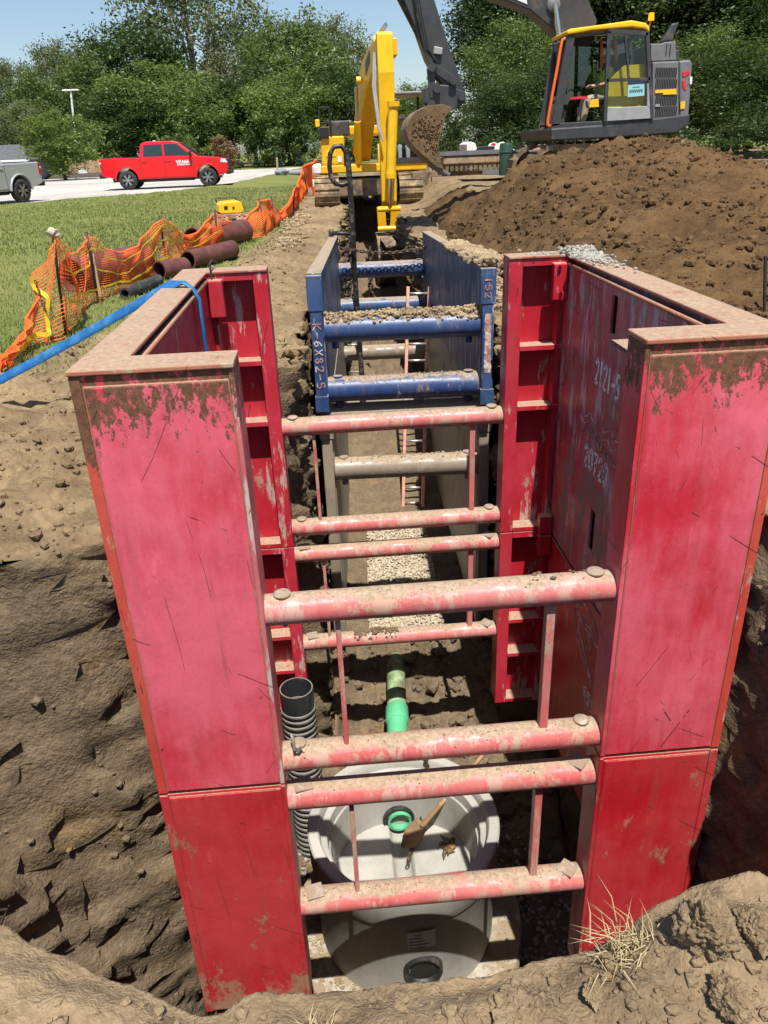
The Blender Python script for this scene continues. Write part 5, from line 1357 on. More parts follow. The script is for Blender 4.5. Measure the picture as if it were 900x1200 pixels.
nb = pl([(474,408),(552,402),(552,458),(472,466)], yd-.008, yd+.012, yd).build('notice', 'notice_blue', door)
pl([(474,385),(548,380),(550,401),(474,407)], yd-.010, yd+.010, yd).build('notice_header', 'notice_navy', nb)
m = MB()
for (X0, X1, Y0) in ((496, 530, 420), (482, 546, 434), (480, 545, 442)):
    A = QC(X0, Y0, yd); B = QC(X1, Y0-4, yd); 
    nn_ = 7
    for k in range(nn_):
        f = k/nn_; x = A[0]+(B[0]-A[0])*f; z = A[1]+(B[1]-A[1])*f; m.box((x, yd-.0095, z-.012), (x+(B[0]-A[0])/nn_*.65, yd-.008, z+.012))
m.build('notice_writing', 'ink', nb)
# body panel seen through the door glass, seat, console
pl([(385,395),(430,345),(470,310),(565,303),(566,508),(376,515)], YN+.12, YN+.16).build('yellow_side_panel', 'yellow_panel', gx)
pl([(225,168),(384,150),(384,580),(150,596)], YN+CD-.05, YN+CD-.045).build('far_glass', 'tinted_glass', gx)
pl([(400,165),(560,155),(570,330),(400,330)], YN+CD-.05, YN+CD-.045).build('far_glass', 'tinted_glass', gx)
sx, sz = QC(372, 480); 
m = MB(); m.box((sx-.22, YN+.28, sz-.06), (sx+.36, YN+.76, sz+.06)); seat = m.build('seat', 'trim_black', gx, bevel=.03)
m = MB().bar((sx+.32, YN+.52, sz+.02), (sx+.48, YN+.52, sz+.78), .46, .12, up=(1,0,0)); m.build('seat_back', 'trim_black', gx, bevel=.03)
pl([(286,480),(330,472),(345,515),(290,515)], YN+.10, YN+.24).build('console', 'mid_grey', gx, bevel=.02)
pl([(298,478),(340,470),(342,510),(296,514)], YN+.085, YN+.099).build('yellow_decal', 'yellow_bright', gx)
pl([(206,466),(262,458),(290,462),(290,474),(262,472),(206,476)], YN+.12, YN+.16).build('red_lever', 'red_mark', gx)
pl([(220,368),(264,364),(264,382),(220,388)], YN+CD-.07, YN+CD-.05).build('yellow_decal', 'yellow_bright', gx)
m = MB(); m.tube([(*QC(170,570)[:1], YN+.4, QC(170,570)[1]), (QC(165,470)[0], YN+.4, QC(165,470)[1])], .07, 10); m.tube([(QC(190,560)[0], YN+.3, QC(190,560)[1]), (QC(178,500)[0], YN+.3, QC(178,500)[1])], .03, 8); m.build('pedal_stand', 'trim_black', gx)
for X0, X1 in ((420, 425), (490, 498)):
    A = QC(X0+5, 165); B = QC(X1-5, 305); m = MB().bar((A[0], YN+CD-.1, A[1]), (B[0], YN+CD-.1, B[1]), .05, .02, up=(0,1,0)); m.build('seat_belt_strap', 'orange_rail', gx)
A = QC(236, 240); B = QC(232, 360); MB().bar((A[0], YN+CD-.1, A[1]), (B[0], YN+CD-.1, B[1]), .04, .02, up=(0,1,0)).build('orange_strap', 'orange_rail', gx)
rp_ = [QC(X, Y, YN-.06) for X, Y in ((174,184),(160,192),(150,235),(138,310),(112,450),(90,575),(88,598),(100,606))]
MB().tube([(x, YN-.06, z) for x, z in rp_], .028, 8).build('hand_rail', 'orange_rail', gx)
pl([(112,208),(135,205),(138,250),(118,258)], YN-.05, YN+.02).build('mirror', 'trim_black', gx, bevel=.015)
bx, bzz = QC(606, 72); MB().lathe([(0, .07), (.045, .06), (.055, -.05), (.05, -.06), (0, -.06)], 16, Matrix.Translation((bx, YN+.2, bzz))).build('beacon', 'amber_lamp', gx)
m = MB(); m.tube([(bx, YN+.2, bzz-.06), (QC(590,140)[0], YN+.2, QC(590,140)[1])], .02, 8); m.build('beacon_post', 'roller_brown', gx)
# undercarriage
zt_ = QC(300, 672)[1]
for y0 in (YN+.1, YN+1.75):
    x0 = QC(10, 740, YN+.1)[0]; x1 = QC(838, 720, YN+.1)[0]
    track(gx, x0, x1, y0, y0+.6, -.18, .70, 'track_mud')
MB().lathe([(0, -.1), (.6, -.1), (.6, .12), (0, .12)], 28, Matrix.Translation((6.1, YN+1.22, .68))).build('slew_ring', 'dark_grey', gx)
MB().box((5.2, YN+.7, .1), (7.0, YN+1.75, .58)).build('car_body', 'dark_grey', gx)
op = operator((QC(372,470)[0]+.17, YN+.52, sz-.46), R(180), 'excavator driver in the grey cab wearing a lime shirt and tan trousers', 'hivis', 'trousers_tan', True, .95)
# boom, stick, bucket
YB = 14.25
def QB(pts, y=YB): return [Q(px, py, y) for px, py in pts]
MB().prism(QB([(694,52),(664,52),(648,34),(622,12),(596,2),(572,-6),(535,-34),(505,-62),(488,-92),(470,-104),(474,-128),(496,-138),(540,-108),(600,-70),(650,-40),(684,-12),(700,24)]), YB, YB+.55, 'y').build('boom', 'dark_grey', gx, bevel=.02)
a = Q(651, 4, YB-.16); b = Q(657, 50, YB-.16); c = Q(628, -42, YB-.16)
MB().tube([(a[0], YB-.14, a[1]), (b[0], YB-.14, b[1])], .05, 12).build('lift_rod', 'chrome', gx)
MB().tube([(b[0], YB-.14, b[1]), (b[0]+.1, YB-.14, b[1]-.9)], .09, 14).build('lift_cylinder', 'dark_grey', gx)
MB().lathe([(0, -.2), (.12, -.2), (.13, .0), (.08, .03), (0, .03)], 18, Matrix.Translation((a[0], YB-.04, a[1])) @ Matrix.Rotation(R(90), 4, 'X')).build('boom_pin', 'mid_grey', gx)
pl_ = lambda pts, w0, w1, name, mat, bev=.012: MB().prism(QB(pts, YB+w0), YB+w0, YB+w1, 'y').build(name, mat, gx, bevel=bev)
pl_([(438,-66),(452,-120),(476,-118),(494,-60),(509,0),(528,60),(546,110),(541,119),(531,116),(508,84),(500,70),(486,30),(472,-4),(462,-30)], .06, .49, 'stick', 'dark_grey')
pl_([(599,-3),(618,5),(616,-8),(590,-14)], -.012, -.002, 'boom_decal', 'white_paint', 0)
m = MB(); A = Q(466,-10, YB+.2); B = Q(503,62, YB+.2); C2 = Q(507,80, YB+.2); m.tube([(A[0], YB+.20, A[1]), (B[0], YB+.20, B[1])], .085, 14); m.build('bucket_cylinder', 'black_steel', gx)
MB().tube([(B[0], YB+.2, B[1]), (C2[0], YB+.2, C2[1])], .045, 10).build('cylinder_rod', 'chrome', gx)
m = MB()
for off in (.0, .03, .06):
    A = [(482+off*80, -30), (489+off*80, 20), (497+off*80, 58), (512, 74)]; m.tube([(*Q(px, py, YB)[:1], YB-.02-off, Q(px, py, YB)[1]) for px, py in A], .014, 6)
m.build('hydraulic_hose', 'rubber', gx)
pl_([(509,54),(519,56),(518,64),(508,63)], -.02, .06, 'valve_block', 'silver_grey')
for w0 in (.02, .47):
    pl_([(502,76),(508,74),(535,90),(534,97),(526,97),(508,84)], w0, w0+.06, 'link_arm', 'dark_grey', .008)
    pl_([(500,80),(508,80),(512,112),(504,116)], w0, w0+.05, 'link_arm', 'dark_grey', .008)
pl_([(497,104),(506,98),(528,100),(545,108),(546,118),(538,127),(512,128),(498,120)], .04, .52, 'quick_coupler', 'dark_grey', .02)
for px, py in ((505,122),(529,124),(512,104),(541,113),(531,94),(506,79)):
    x, z = Q(px, py, YB); MB().lathe([(0, -.02), (.075, -.02), (.08, .06), (0, .06)], 16, Matrix.Translation((x, YB, z)) @ Matrix.Rotation(R(90), 4, 'X')).build('pin', 'dark_grey', gx)
# bucket: two side plates, rolled back, teeth, load of soil
YK = 13.85; bw = 1.25
outl = [(500,124),(487,131),(479,141),(476,152),(478,163),(486,173),(498,184),(512,196),(520,199),(516,186),(514,172),(517,156),(522,140),(530,126),(518,122)]
bk = MB().prism(QB(outl, YK), YK, YK+.05, 'y').build('bucket', 'bucket_mud', gx, bevel=.01)
o2 = QB(outl, YK)
MB().prism(o2, YK+bw-.05, YK+bw, 'y').build('side_plate', 'bucket_mud', bk)
arc = QB([(530,126),(518,122),(500,124),(487,131),(479,141),(476,152),(478,163),(486,173),(498,184),(512,196),(520,199)], YK)
ic = np.mean(o2, 0); inr = [(ic[0]+(a-ic[0])*.93, ic[1]+(b-ic[1])*.93) for a, b in arc]
m = MB(); m.grid([[(a, YK+.051, b), (a, YK+bw-.051, b)] for a, b in arc]); m.grid([[(a, YK+.051, b), (a, YK+bw-.051, b)] for a, b in inr]); m.build('shell', 'track_steel', bk)
for k in range(5):
    y = YK+.08+k*(bw-.16)/4; A = Q(510,194, YK); B = Q(529,205, YK); MB().bar((A[0], y, A[1]), (B[0]-.02, y, B[1]), .07, .06).build('tooth', 'mid_grey', bk, bevel=.01)
MB().prism([(ic[0]+(a-ic[0])*.88, ic[1]+(b-ic[1])*.88) for a, b in o2], YK+.055, YK+bw-.055, 'y').build('soil_load', 'bucket_mud', bk)
vsx = []
for k in range(260):
    f = random.random(); i = random.randrange(len(o2)); j = random.randrange(len(o2)); u, v = random.random(), random.random(); 
    x = ic[0]+(o2[i][0]*u+o2[j][0]*(1-u)-ic[0])*.85*v; z = ic[1]+(o2[i][1]*u+o2[j][1]*(1-u)-ic[1])*.85*v; vsx.append((x, YK-.006, z, random.uniform(.008, .026)))
cl = scatter('caked_mud', vsx, 'bucket_mud'); cl.parent = bk; cl['kind'] = 'stuff'
cl.location = tuple(-v for v in glob(bk))

# ------------------------------------------------------------------ yellow excavator straddling the far end of the trench, facing us
yx = thing('excavator', (.95, 23.0, -.8), 'yellow excavator at the far end of the trench, its stick reaching down into it', 'excavator')
def A3(px, py, y): return Vector(at(px, py, y=y))
YF = 21.6
for xa, xb in ((-.66, .06), (1.85, 2.55)):
    track(yx, YF-.25, YF+3.6, xa, xb, -.85, .05, 'track_mud', 'y')
MB().box((.03, 22.0, -.55), (1.84, 24.2, -.05)).build('car_body', 'track_steel', yx, bevel=.04)
zb0 = .12
MB().box((-.44, 21.9, zb0), (2.72, 25.2, zb0+.22)).build('deck_frame', 'yellow_paint', yx, bevel=.03)
MB().box((-.40, 21.95, zb0+.225), (.30, 24.9, zb0+1.0)).build('side_cabinet', 'yellow_paint', yx, bevel=.05, seg=3)
MB().box((-.28, 21.935, zb0+.45), (.02, 21.955, zb0+.62)).build('cabinet_door', 'yellow_bright', yx, bevel=.01)
MB().box((.08, 21.93, zb0+.30), (.19, 21.95, zb0+.46)).build('decal_plate', 'white_paint', yx)
MB().box((-.36, 23.0, zb0+1.0), (1.5, 25.2, zb0+1.28)).build('engine_hood', 'yellow_paint', yx, bevel=.06, seg=3)
MB().box((-.12, 22.6, zb0+1.001), (.50, 23.4, zb0+1.42)).build('tool_box', 'dark_grey', yx, bevel=.05, seg=3)
m = MB()
for p0, p1 in (((-.38,21.98),(-.38,21.98)), ((-.08,21.98),(-.08,21.98)), ((-.38,22.5),(-.38,22.5))): m.tube([(p0[0], p0[1], zb0+.9), (p1[0], p1[1], zb0+1.75)], .03, 8)
m.tube([(-.38, 22.5, zb0+1.75), (-.38, 21.98, zb0+1.75), (-.08, 21.98, zb0+1.75)], .03, 8); m.tube([(-.38, 22.5, zb0+1.35), (-.38, 21.98, zb0+1.35), (-.08, 21.98, zb0+1.35)], .03, 8); m.build('guard_rail', 'trim_black', yx)
MB().box((-.52, 21.9, zb0+1.25), (-.39, 22.0, zb0+1.45)).build('work_lamp', 'yellow_bright', yx, bevel=.02)
MB().box((-.40, 21.86, zb0+.95), (-.14, 21.97, zb0+1.25)).build('mirror', 'trim_black', yx, bevel=.02)
# cab
cx0, cx1, cy0, cy1, cz0, cz1 = 1.78, 2.68, 21.9, 23.6, zb0+.225, zb0+2.0
for x in (cx0, cx1):
    for y in (cy0, cy1): MB().bar((x, y, cz0), (x, y+(.12 if y == cy0 else 0), cz1), .07, .09).build('cab_post', 'dark_grey', yx)
MB().bar((cx0, cy0, cz0+.06), (cx1, cy0, cz0+.06), .08, .14).build('cab_sill', 'dark_grey', yx)
MB().box((cx0-.05, cy0+.06, cz1), (cx1+.05, cy1+.03, cz1+.09)).build('cab_roof', 'mid_grey', yx, bevel=.03)
MB().box((cx0, cy1-.02, cz0), (cx1, cy1, cz0+.85)).build('cab_back', 'dark_grey', yx)
for x in (cx0, cx1): MB().add([(x, cy0+.06, cz0+.1), (x, cy1-.03, cz0+.1), (x, cy1-.03, cz1), (x, cy0+.13, cz1)], [(0,1,2,3)]).build('side_glass', 'cab_glass', yx, recalc=False)
MB().box((cx0+.2, 22.9, cz0), (cx1-.2, 23.3, cz0+.42)).build('seat', 'trim_black', yx, bevel=.03)
MB().box((cx1+.05, 22.0, zb0+.02), (cx1+.12, 23.6, zb0+.9)).build('cab_door', 'dark_grey', yx) if False else None
operator(((cx0+cx1)/2-.12, 22.98, cz0-.06), R(-90), 'excavator driver in the yellow machine wearing a lime shirt and jeans', 'hivis', 'jeans', True, .95)
# boom (side profile, depth then height), stick, cylinders
bxc = 1.05
sec = [(22.55, zb0+.40, .50), (22.2, zb0+1.05, .62), (21.7, zb0+1.80, .76), (21.0, zb0+2.45, .78), (20.3, zb0+2.74, .66), (19.6, zb0+2.90, .50), (19.15, zb0+2.92, .38)]
up_, dn_ = [], []
for i, (y, z, h) in enumerate(sec):
    a = sec[min(i+1, len(sec)-1)]; b = sec[max(i-1, 0)]; d = Vector((0, a[0]-b[0], a[1]-b[1])).normalized(); n_ = Vector((0, -d.z, d.y))
    up_.append((y+n_.y*h/2, z+n_.z*h/2)); dn_.append((y-n_.y*h/2, z-n_.z*h/2))
mb_ = MB().prism(up_+dn_[::-1], bxc-.21, bxc+.21, 'x'); SW = lambda p: (p[0]+.40-(p[1]-19.2)*.19, p[1], p[2]); mb_.v = [SW(p) for p in mb_.v]
bm_ = mb_.build('boom', 'yellow_paint', yx, bevel=.02)
# boom foot brackets and lift cylinders
for s in (-1, 1):
    x = bxc+s*.36
    MB().tube([(x, 21.95, zb0+.25), (x, 21.55, zb0+1.35)], .10, 14).build('lift_cylinder', 'yellow_paint', yx)
    MB().tube([(x, 21.55, zb0+1.35), (x, 21.25, zb0+2.2)], .055, 12).build('lift_rod', 'chrome', yx)
    MB().prism([(22.9, zb0+.22), (22.2, zb0+.22), (22.4, zb0+.75), (22.7, zb0+.75)], bxc+s*.30-.04, bxc+s*.30+.04, 'x').build('foot_bracket', 'yellow_paint', yx)
    MB().lathe([(0, -.1), (.09, -.1), (.1, .02), (0, .02)], 14, Matrix.Translation((bxc+s*.33, 21.2, zb0+2.35)) @ Matrix.Rotation(R(90*s), 4, 'Y')).build('boom_pin', 'yellow_bright', yx)
MB().tube([SW((bxc, 21.6, zb0+2.70)), SW((bxc, 20.3, zb0+3.22))], .10, 14).build('stick_cylinder', 'yellow_paint', yx)
MB().tube([SW((bxc, 20.3, zb0+3.22)), SW((bxc, 19.4, zb0+3.42))], .055, 12).build('stick_rod', 'chrome', yx)
q4 = [SW((bxc-.218, y, z)) for y, z in ((20.25, zb0+2.70), (20.75, zb0+2.42), (20.75, zb0+2.72), (20.25, zb0+2.98))]
MB().add(q4+[(a-.006, b, c) for a, b, c in q4], [(0,1,2,3), (7,6,5,4), (0,4,5,1), (1,5,6,2), (2,6,7,3), (3,7,4,0)]).build('side_decal', 'dark_grey', bm_)
YS = 18.75
c_top = A3(456, 35, YS); c_mid = A3(455, 150, YS); c_bot = A3(456, 246, YS)
sx0 = c_top.x; 
stick = [(YS+.55, c_top.z-.25), (YS+.22, c_top.z), (YS+.02, c_top.z-.06), (YS-.06, c_top.z-.9), (YS+.04, c_mid.z), (YS+.16, c_bot.z+.2), (YS+.46, c_bot.z), (YS+.55, c_mid.z), (YS+.75, c_top.z-1.4), (YS+.85, c_top.z-.8)]
MB().prism(stick, c_mid.x-.215, c_mid.x+.185, 'x').build('stick', 'yellow_bright', yx, bevel=.025)
MB().box((c_mid.x+.02, YS-.075, c_top.z-1.75), (c_mid.x+.10, YS+.0, c_top.z-1.15)).build('stick_slot', 'grille_and_shade_black', yx) if False else None
ca, cb, cc = A3(461, 122, YS-.2), A3(458, 206, YS-.22), A3(457, 238, YS-.2)
MB().tube([ca, cb], .125, 16).build('bucket_cylinder', 'yellow_bright', yx)
MB().tube([cb, cc], .06, 12).build('cylinder_rod', 'chrome', yx)
for p, r_ in ((ca, .16), (cb, .15)): MB().tube([p+Vector((0,0,-.06)), p+Vector((0,0,.06))], r_, 16).build('cylinder_collar', 'yellow_paint', yx)
m = MB()
for dx in (-.14, -.09): m.tube([A3(446, 60, YS)+Vector((dx, .3, 0)), A3(444, 100, YS)+Vector((dx, .1, 0)), A3(447, 150, YS)+Vector((dx*.6, -.05, 0)), A3(449, 165, YS)+Vector((0, -.1, 0))], .03, 8)
m.build('hydraulic_hose', 'silver_grey', yx)
lk = A3(456, 246, YS-.1)
for dx in (-.22, .16): MB().bar(lk+Vector((dx, -.05, .08)), A3(456, 270, YS-.1)+Vector((dx*.8, .0, 0)), .07, .22, up=(1,0,0)).build('link_arm', 'yellow_paint', yx)
for py in (245, 268):
    p = A3(456, py, YS-.12); MB().tube([p-Vector((.30, 0, 0)), p+Vector((.30, 0, 0))], .075, 12).build('link_pin', 'yellow_paint', yx)
# bucket down in the cut
bc = A3(455, 284, YS); prof = [(YS+.3, bc.z+.25), (YS-.35, bc.z+.15), (YS-.75, bc.z-.3), (YS-.7, bc.z-.8), (YS-.2, bc.z-1.05), (YS+.25, bc.z-.85), (YS-.1, bc.z-.5), (YS+.2, bc.z-.1)]
MB().prism(prof, c_mid.x-.42, c_mid.x+.42, 'x').build('bucket', 'track_steel', yx, bevel=.02)

# ------------------------------------------------------------------ smaller things between and behind the machines
p = at(490, 215, y=24.5)
t = thing('spare_bucket', (p[0], p[1], drop(p[0], p[1])), 'muddy spare digging bucket standing upright right of the yellow machine', 'bucket')
zq = drop(p[0], p[1]); za_ = at(490, 190, y=24.5)[2]
MB().prism([(24.3, zq), (24.4, za_), (25.0, za_+.02), (25.2, zq+.4), (24.9, zq)], p[0]-.46, p[0]+.36, 'x').build('shell', 'track_steel', t, bevel=.02)
MB().bar((p[0]+.42, 24.35, zq), (p[0]+.52, 24.3, za_+.05), .06, .3).build('cutting_edge', 'track_mud', t)
for dx in (-.15, .12): MB().box((p[0]+dx, 24.5, za_-.02), (p[0]+dx+.06, 24.85, za_+.17)).build('lug', 'track_mud', t)
# long ditching bucket on the ground behind the soil
ya = 18.5
a = at(524, 181, y=ya); b = at(585, 181, y=ya); zz = at(550, 197, y=ya)[2]
t = thing('grading_bucket', ((a[0]+b[0])/2, ya, zz), 'long dark grading bucket lying on the bank behind the raised bucket', 'bucket')
pr = [(ya, a[2]), (ya+.08, a[2]+.03), (ya+.45, a[2]-.08), (ya+.55, zz+.02), (ya+.05, zz), (ya-.06, zz+.12)]
MB().prism(pr, a[0]-.1, b[0]+.15, 'x').build('shell', 'track_steel', t, bevel=.02)
MB().bar((a[0]-.2, ya-.02, a[2]+.02), (b[0], ya-.02, a[2]+.02), .06, .10).build('top_lip', 'mid_grey', t)
m = MB()
for k in range(12): x = a[0]+(b[0]-a[0])*k/11; m.box((x-.05, ya-.09, zz-.06), (x+.03, ya-.05, zz+.06))
m.build('tooth_row', 'track_steel', t)
m = MB(); m.bar((a[0]-.9, ya+.3, zz-.12), (b[0]-.4, ya+.3, zz-.10), .3, .14); tag(m.build('steel_beam', 'track_steel', bevel=.01), 'dark steel beam lying under the long grading bucket', 'beam')
p = at(593, 190, y=17.6); t = thing('green_drum', (p[0], p[1], p[2]-.25), 'dark green drum half hidden behind the soil beside the long bucket', 'drum')
MB().lathe([(0, .44), (.15, .43), (.17, .38), (.17, -.3), (0, -.3)], 20, Matrix.Translation((p[0], p[1], p[2]))).build('shell', 'green_drum', t); MB().lathe([(.165, .2), (.18, .21), (.18, .24), (.165, .25)], 20, Matrix.Translation((p[0], p[1], p[2]))).build('hoop', 'green_drum', t)
yl = 21.
t = thing('loader', (at(580, 190, y=yl)[0], yl, at(580, 190, y=yl)[2]-.6), 'white compact loader mostly hidden behind the spoil, only arm and cab top showing', 'loader')
def WL(pts, w0, w1, nm, mt): return MB().prism([(at(a, b, y=yl)[0], at(a, b, y=yl)[2]) for a, b in pts], yl+w0, yl+w1, 'y').build(nm, mt, t, bevel=.015)
WL([(577,180),(584,168),(590,166),(611,181),(608,186),(589,172),(582,183)], 0, .14, 'lift_arm', 'white_paint')
WL([(577,180),(584,168),(590,166),(611,181),(608,186),(589,172),(582,183)], 1.2, 1.34, 'lift_arm', 'white_paint')
WL([(547,179),(547,169),(552,166),(557,168),(559,174),(555,180)], 0, 1.3, 'engine_cover', 'white_paint')
WL([(556,180),(562,172),(580,171),(582,183)], .15, 1.2, 'cab_frame', 'trim_black')
WL([(608,184),(610,178),(615,178),(614,185)], 0, 1.3, 'quick_attach', 'white_paint')
WL([(579,170),(581,167),(584,168),(583,171)], .3, .5, 'warning_lamp', 'red_mark')
WL([(548,180),(612,186),(612,205),(548,205)], .1, 1.2, 'body', 'mid_grey')
# orange and white barrel wrapped in net by the far end of the fence
p = at(374, 214, y=26); z0 = drop(p[0], p[1])
t = thing('traffic_barrel', (p[0], p[1], z0), 'orange and white traffic barrel at the far end of the orange fence', 'barrel')
MB().lathe([(.26, 0), (.25, .3), (.24, .31)], 20, Matrix.Translation((p[0], p[1], z0))).build('shell', 'orange_plastic', t)
MB().lathe([(.24, .31), (.235, .52), (.23, .53)], 20, Matrix.Translation((p[0], p[1], z0))).build('white_band', 'white_paint', t)
MB().lathe([(.23, .53), (.225, .72), (.22, .73)], 20, Matrix.Translation((p[0], p[1], z0))).build('orange_band', 'orange_plastic', t)
MB().lathe([(.22, .73), (.215, .92), (.14, 1.0), (0, 1.02)], 20, Matrix.Translation((p[0], p[1], z0))).build('top', 'white_paint', t)
p = at(356, 199, y=47); z0 = drop(p[0], p[1])
tag(MB().tube([(p[0]-.9, p[1], z0+.16), (p[0]+.5, p[1]+.3, z0+.16)], .17, 14).build('concrete_pipe', 'siding'), 'short grey pipe lying on the grass beyond the far fence stakes', 'pipe')
vs, fs = clod(.36, 21, .6, 3); o = fastmesh('boulder', vs, fs, 'siding', True); p = at(340, 201, y=46); o.location = (p[0]-.5, p[1], drop(p[0], p[1])+.2); tag(o, 'grey boulder lying beside the short grey pipe', 'boulder')
p = at(325, 196, y=56); z0 = drop(p[0], p[1])
tag(MB().bar((p[0], p[1], z0-.1), (p[0]+.02, p[1], z0+1.0), .12, .05).build('survey_stake', 'stake_wood'), 'short wooden survey stake on the far grass', 'stake')
# lamp pole, shed, board fence
p = at(88, 180, y=80); z0 = -.5; pt = at(83, 106, y=80)
t = thing('street_lamp', (p[0], 80, z0), 'white two-headed lamp pole rising behind the round tree', 'street lamp')
MB().tube([(p[0], 80, z0), (pt[0], 80, pt[2])], [.13, .09], 10).build('pole', 'white_paint', t)
for s in (-1, 1): MB().box((min(pt[0], pt[0]+s*.75), 79.8, pt[2]-.05), (max(pt[0], pt[0]+s*.75), 80.2, pt[2]+.09)).build('lamp_head', 'white_paint', t, bevel=.03)
ysd = 58
def S3(px, py, y=ysd): return Vector(at(px, py, y=y))
a = S3(-30, 186); b = S3(33, 187); pk = S3(3, 169); z0 = -.55
t = thing('shed', ((a.x+b.x)/2, ysd, z0), 'low shed with a dark shingle roof at the left picture edge behind the grey pickup', 'shed')
MB().box((a.x-2, ysd, z0), (S3(33, 190).x-.2, ysd+5, b.z-.02)).build('wall', 'siding', t)
m = MB(); ex = b.x+.15; ez = b.z; rz_ = S3(3, 171).z; e1 = S3(22, 177); 
m.add([(a.x-3, ysd-.3, ez), (ex, ysd-.3, ez), (ex, ysd+5.3, ez), (a.x-3, ysd+5.3, ez), (a.x-3, ysd+2.5, rz_+.1), (pk.x+.3, ysd+2.5, rz_+.1)], [(0,1,5,4), (1,2,5), (2,3,4,5), (0,4,3), (3,2,1,0)])
m.build('roof', 'shingle', t)
MB().bar((a.x-3, ysd-.33, ez-.05), (ex+.02, ysd-.33, ez-.05), .06, .14).build('fascia', 'white_paint', t)
yf_ = 64; t = thing('board_fence', (at(112, 206, y=yf_)[0], yf_, -.5), 'tan board enclosure fence partly hidden by the round tree', 'fence')
x0, x1 = at(80, 190, y=yf_)[0], at(128, 190, y=yf_)[0]; z1 = at(112, 187.5, y=yf_)[2]; zc = -.45
k = 0; x = x0
while x < x1:
    w = .28; MB().box((x, yf_, zc), (x+w-.015, yf_+.04, z1+.02*((k*7) % 3))).build('board', 'wood_tan' if (k*5) % 7 else 'stake_wood', t); x += w; k += 1
for zz in (zc+.3, z1-.25): MB().box((x0, yf_+.045, zz), (x1, yf_+.12, zz+.1)).build('rail', 'wood_tan', t)
p = at(98, 204, y=63); t = thing('utility_box', (p[0], 63, -.5), 'small white utility box in front of the board fence', 'utility box'); MB().box((p[0]-.3, 62.8, -.45), (p[0]+.35, 63.2, .05)).build('cabinet', 'white_paint', t, bevel=.03); MB().box((p[0]-.32, 62.78, .051), (p[0]+.37, 63.22, .09)).build('lid', 'white_paint', t)
# ------------------------------------------------------------------ trees
def crown_mesh(name, kind, n_clump, per, leaf, mat, seed, open_=0.):
    """leaf cards gathered in clumps along a branching frame; unit tree: crown centre z=0, radius about 1"""
    r_ = np.random.default_rng(seed); C_ = []
    while len(C_) < n_clump:
        p = r_.uniform(-1, 1, 3); rr = np.linalg.norm(p)
        if rr > 1 or rr < .25: continue
        k = .78+.42*noise.noise(Vector(p/max(rr, .01)*1.6)+Vector((seed*3.1, 1, 2)))+.14*noise.noise(Vector(p/max(rr, .01)*4)+Vector((seed, 5, 2)))
        if rr > k: continue
        if r_.random() > (rr*.9+.15): continue
        if kind == 'cone' and np.hypot(p[0], p[1]) > .55*(1-p[2])*.55: continue
        if kind == 'open' and noise.noise(Vector(p*2.6)+Vector((seed, 0, 0))) < -.05: continue
        C_.append(p)
    C_ = np.array(C_)
    V = []
    for c in C_:
        m_ = int(per*r_.uniform(.6, 1.4)); s = r_.uniform(.075, .15)*(1 if kind != 'cone' else .6)
        q_ = c+r_.normal(0, 1, (m_, 3))*np.array([s, s, s*.62])
        a = r_.normal(0, 1, (m_, 3)); a[:, 2] *= .55; a /= np.linalg.norm(a, axis=1)[:, None]
        b = np.cross(a, r_.normal(0, 1, (m_, 3))); b /= np.linalg.norm(b, axis=1)[:, None]
        l = leaf*r_.uniform(.6, 1.4, m_)[:, None]
        V.append(np.stack([q_-a*l, q_+b*l*.45, q_+a*l, q_-b*l*.45], 1))
    V = np.concatenate(V).reshape(-1, 3); Fc = np.arange(len(V)).reshape(-1, 4)
    me = fastmesh(name, V, Fc, mat).data
    bpy.data.objects.remove(bpy.data.objects[[o.name for o in COL.objects if o.data == me][0]])
    return me, C_
def trunk_mesh(name, C_, seed, z0, mat, r0=.055, nb=9, lean=.0):
    r_ = random.Random(seed); m = MB(); base = Vector((0,0,z0)); fork = Vector((lean, 0, z0+(-z0)*.45))
    m.tube([base, base.lerp(fork, .5)+Vector((.02, .01, 0)), fork], [r0, r0*.8, r0*.68], 8)
    idx = list(range(len(C_))); r_.shuffle(idx)
    for k in idx[:nb]:
        c = Vector(C_[k]); mid = fork.lerp(c, .5)+Vector((r_.uniform(-.08,.08), r_.uniform(-.08,.08), .06)); m.tube([fork-Vector((0,0,.05)), mid, c], [r0*.5, r0*.3, r0*.08], 6)
        for q_ in range(2):
            c2 = Vector(C_[r_.choice(idx)]); 
            if (c2-mid).length < .7: m.tube([mid, mid.lerp(c2, .6)+Vector((0,0,.03)), c2], [r0*.22, r0*.14, r0*.05], 5)
    me = m.build(name, mat).data
    bpy.data.objects.remove([o for o in COL.objects if o.data == me][0]); return me
KINDS = {}
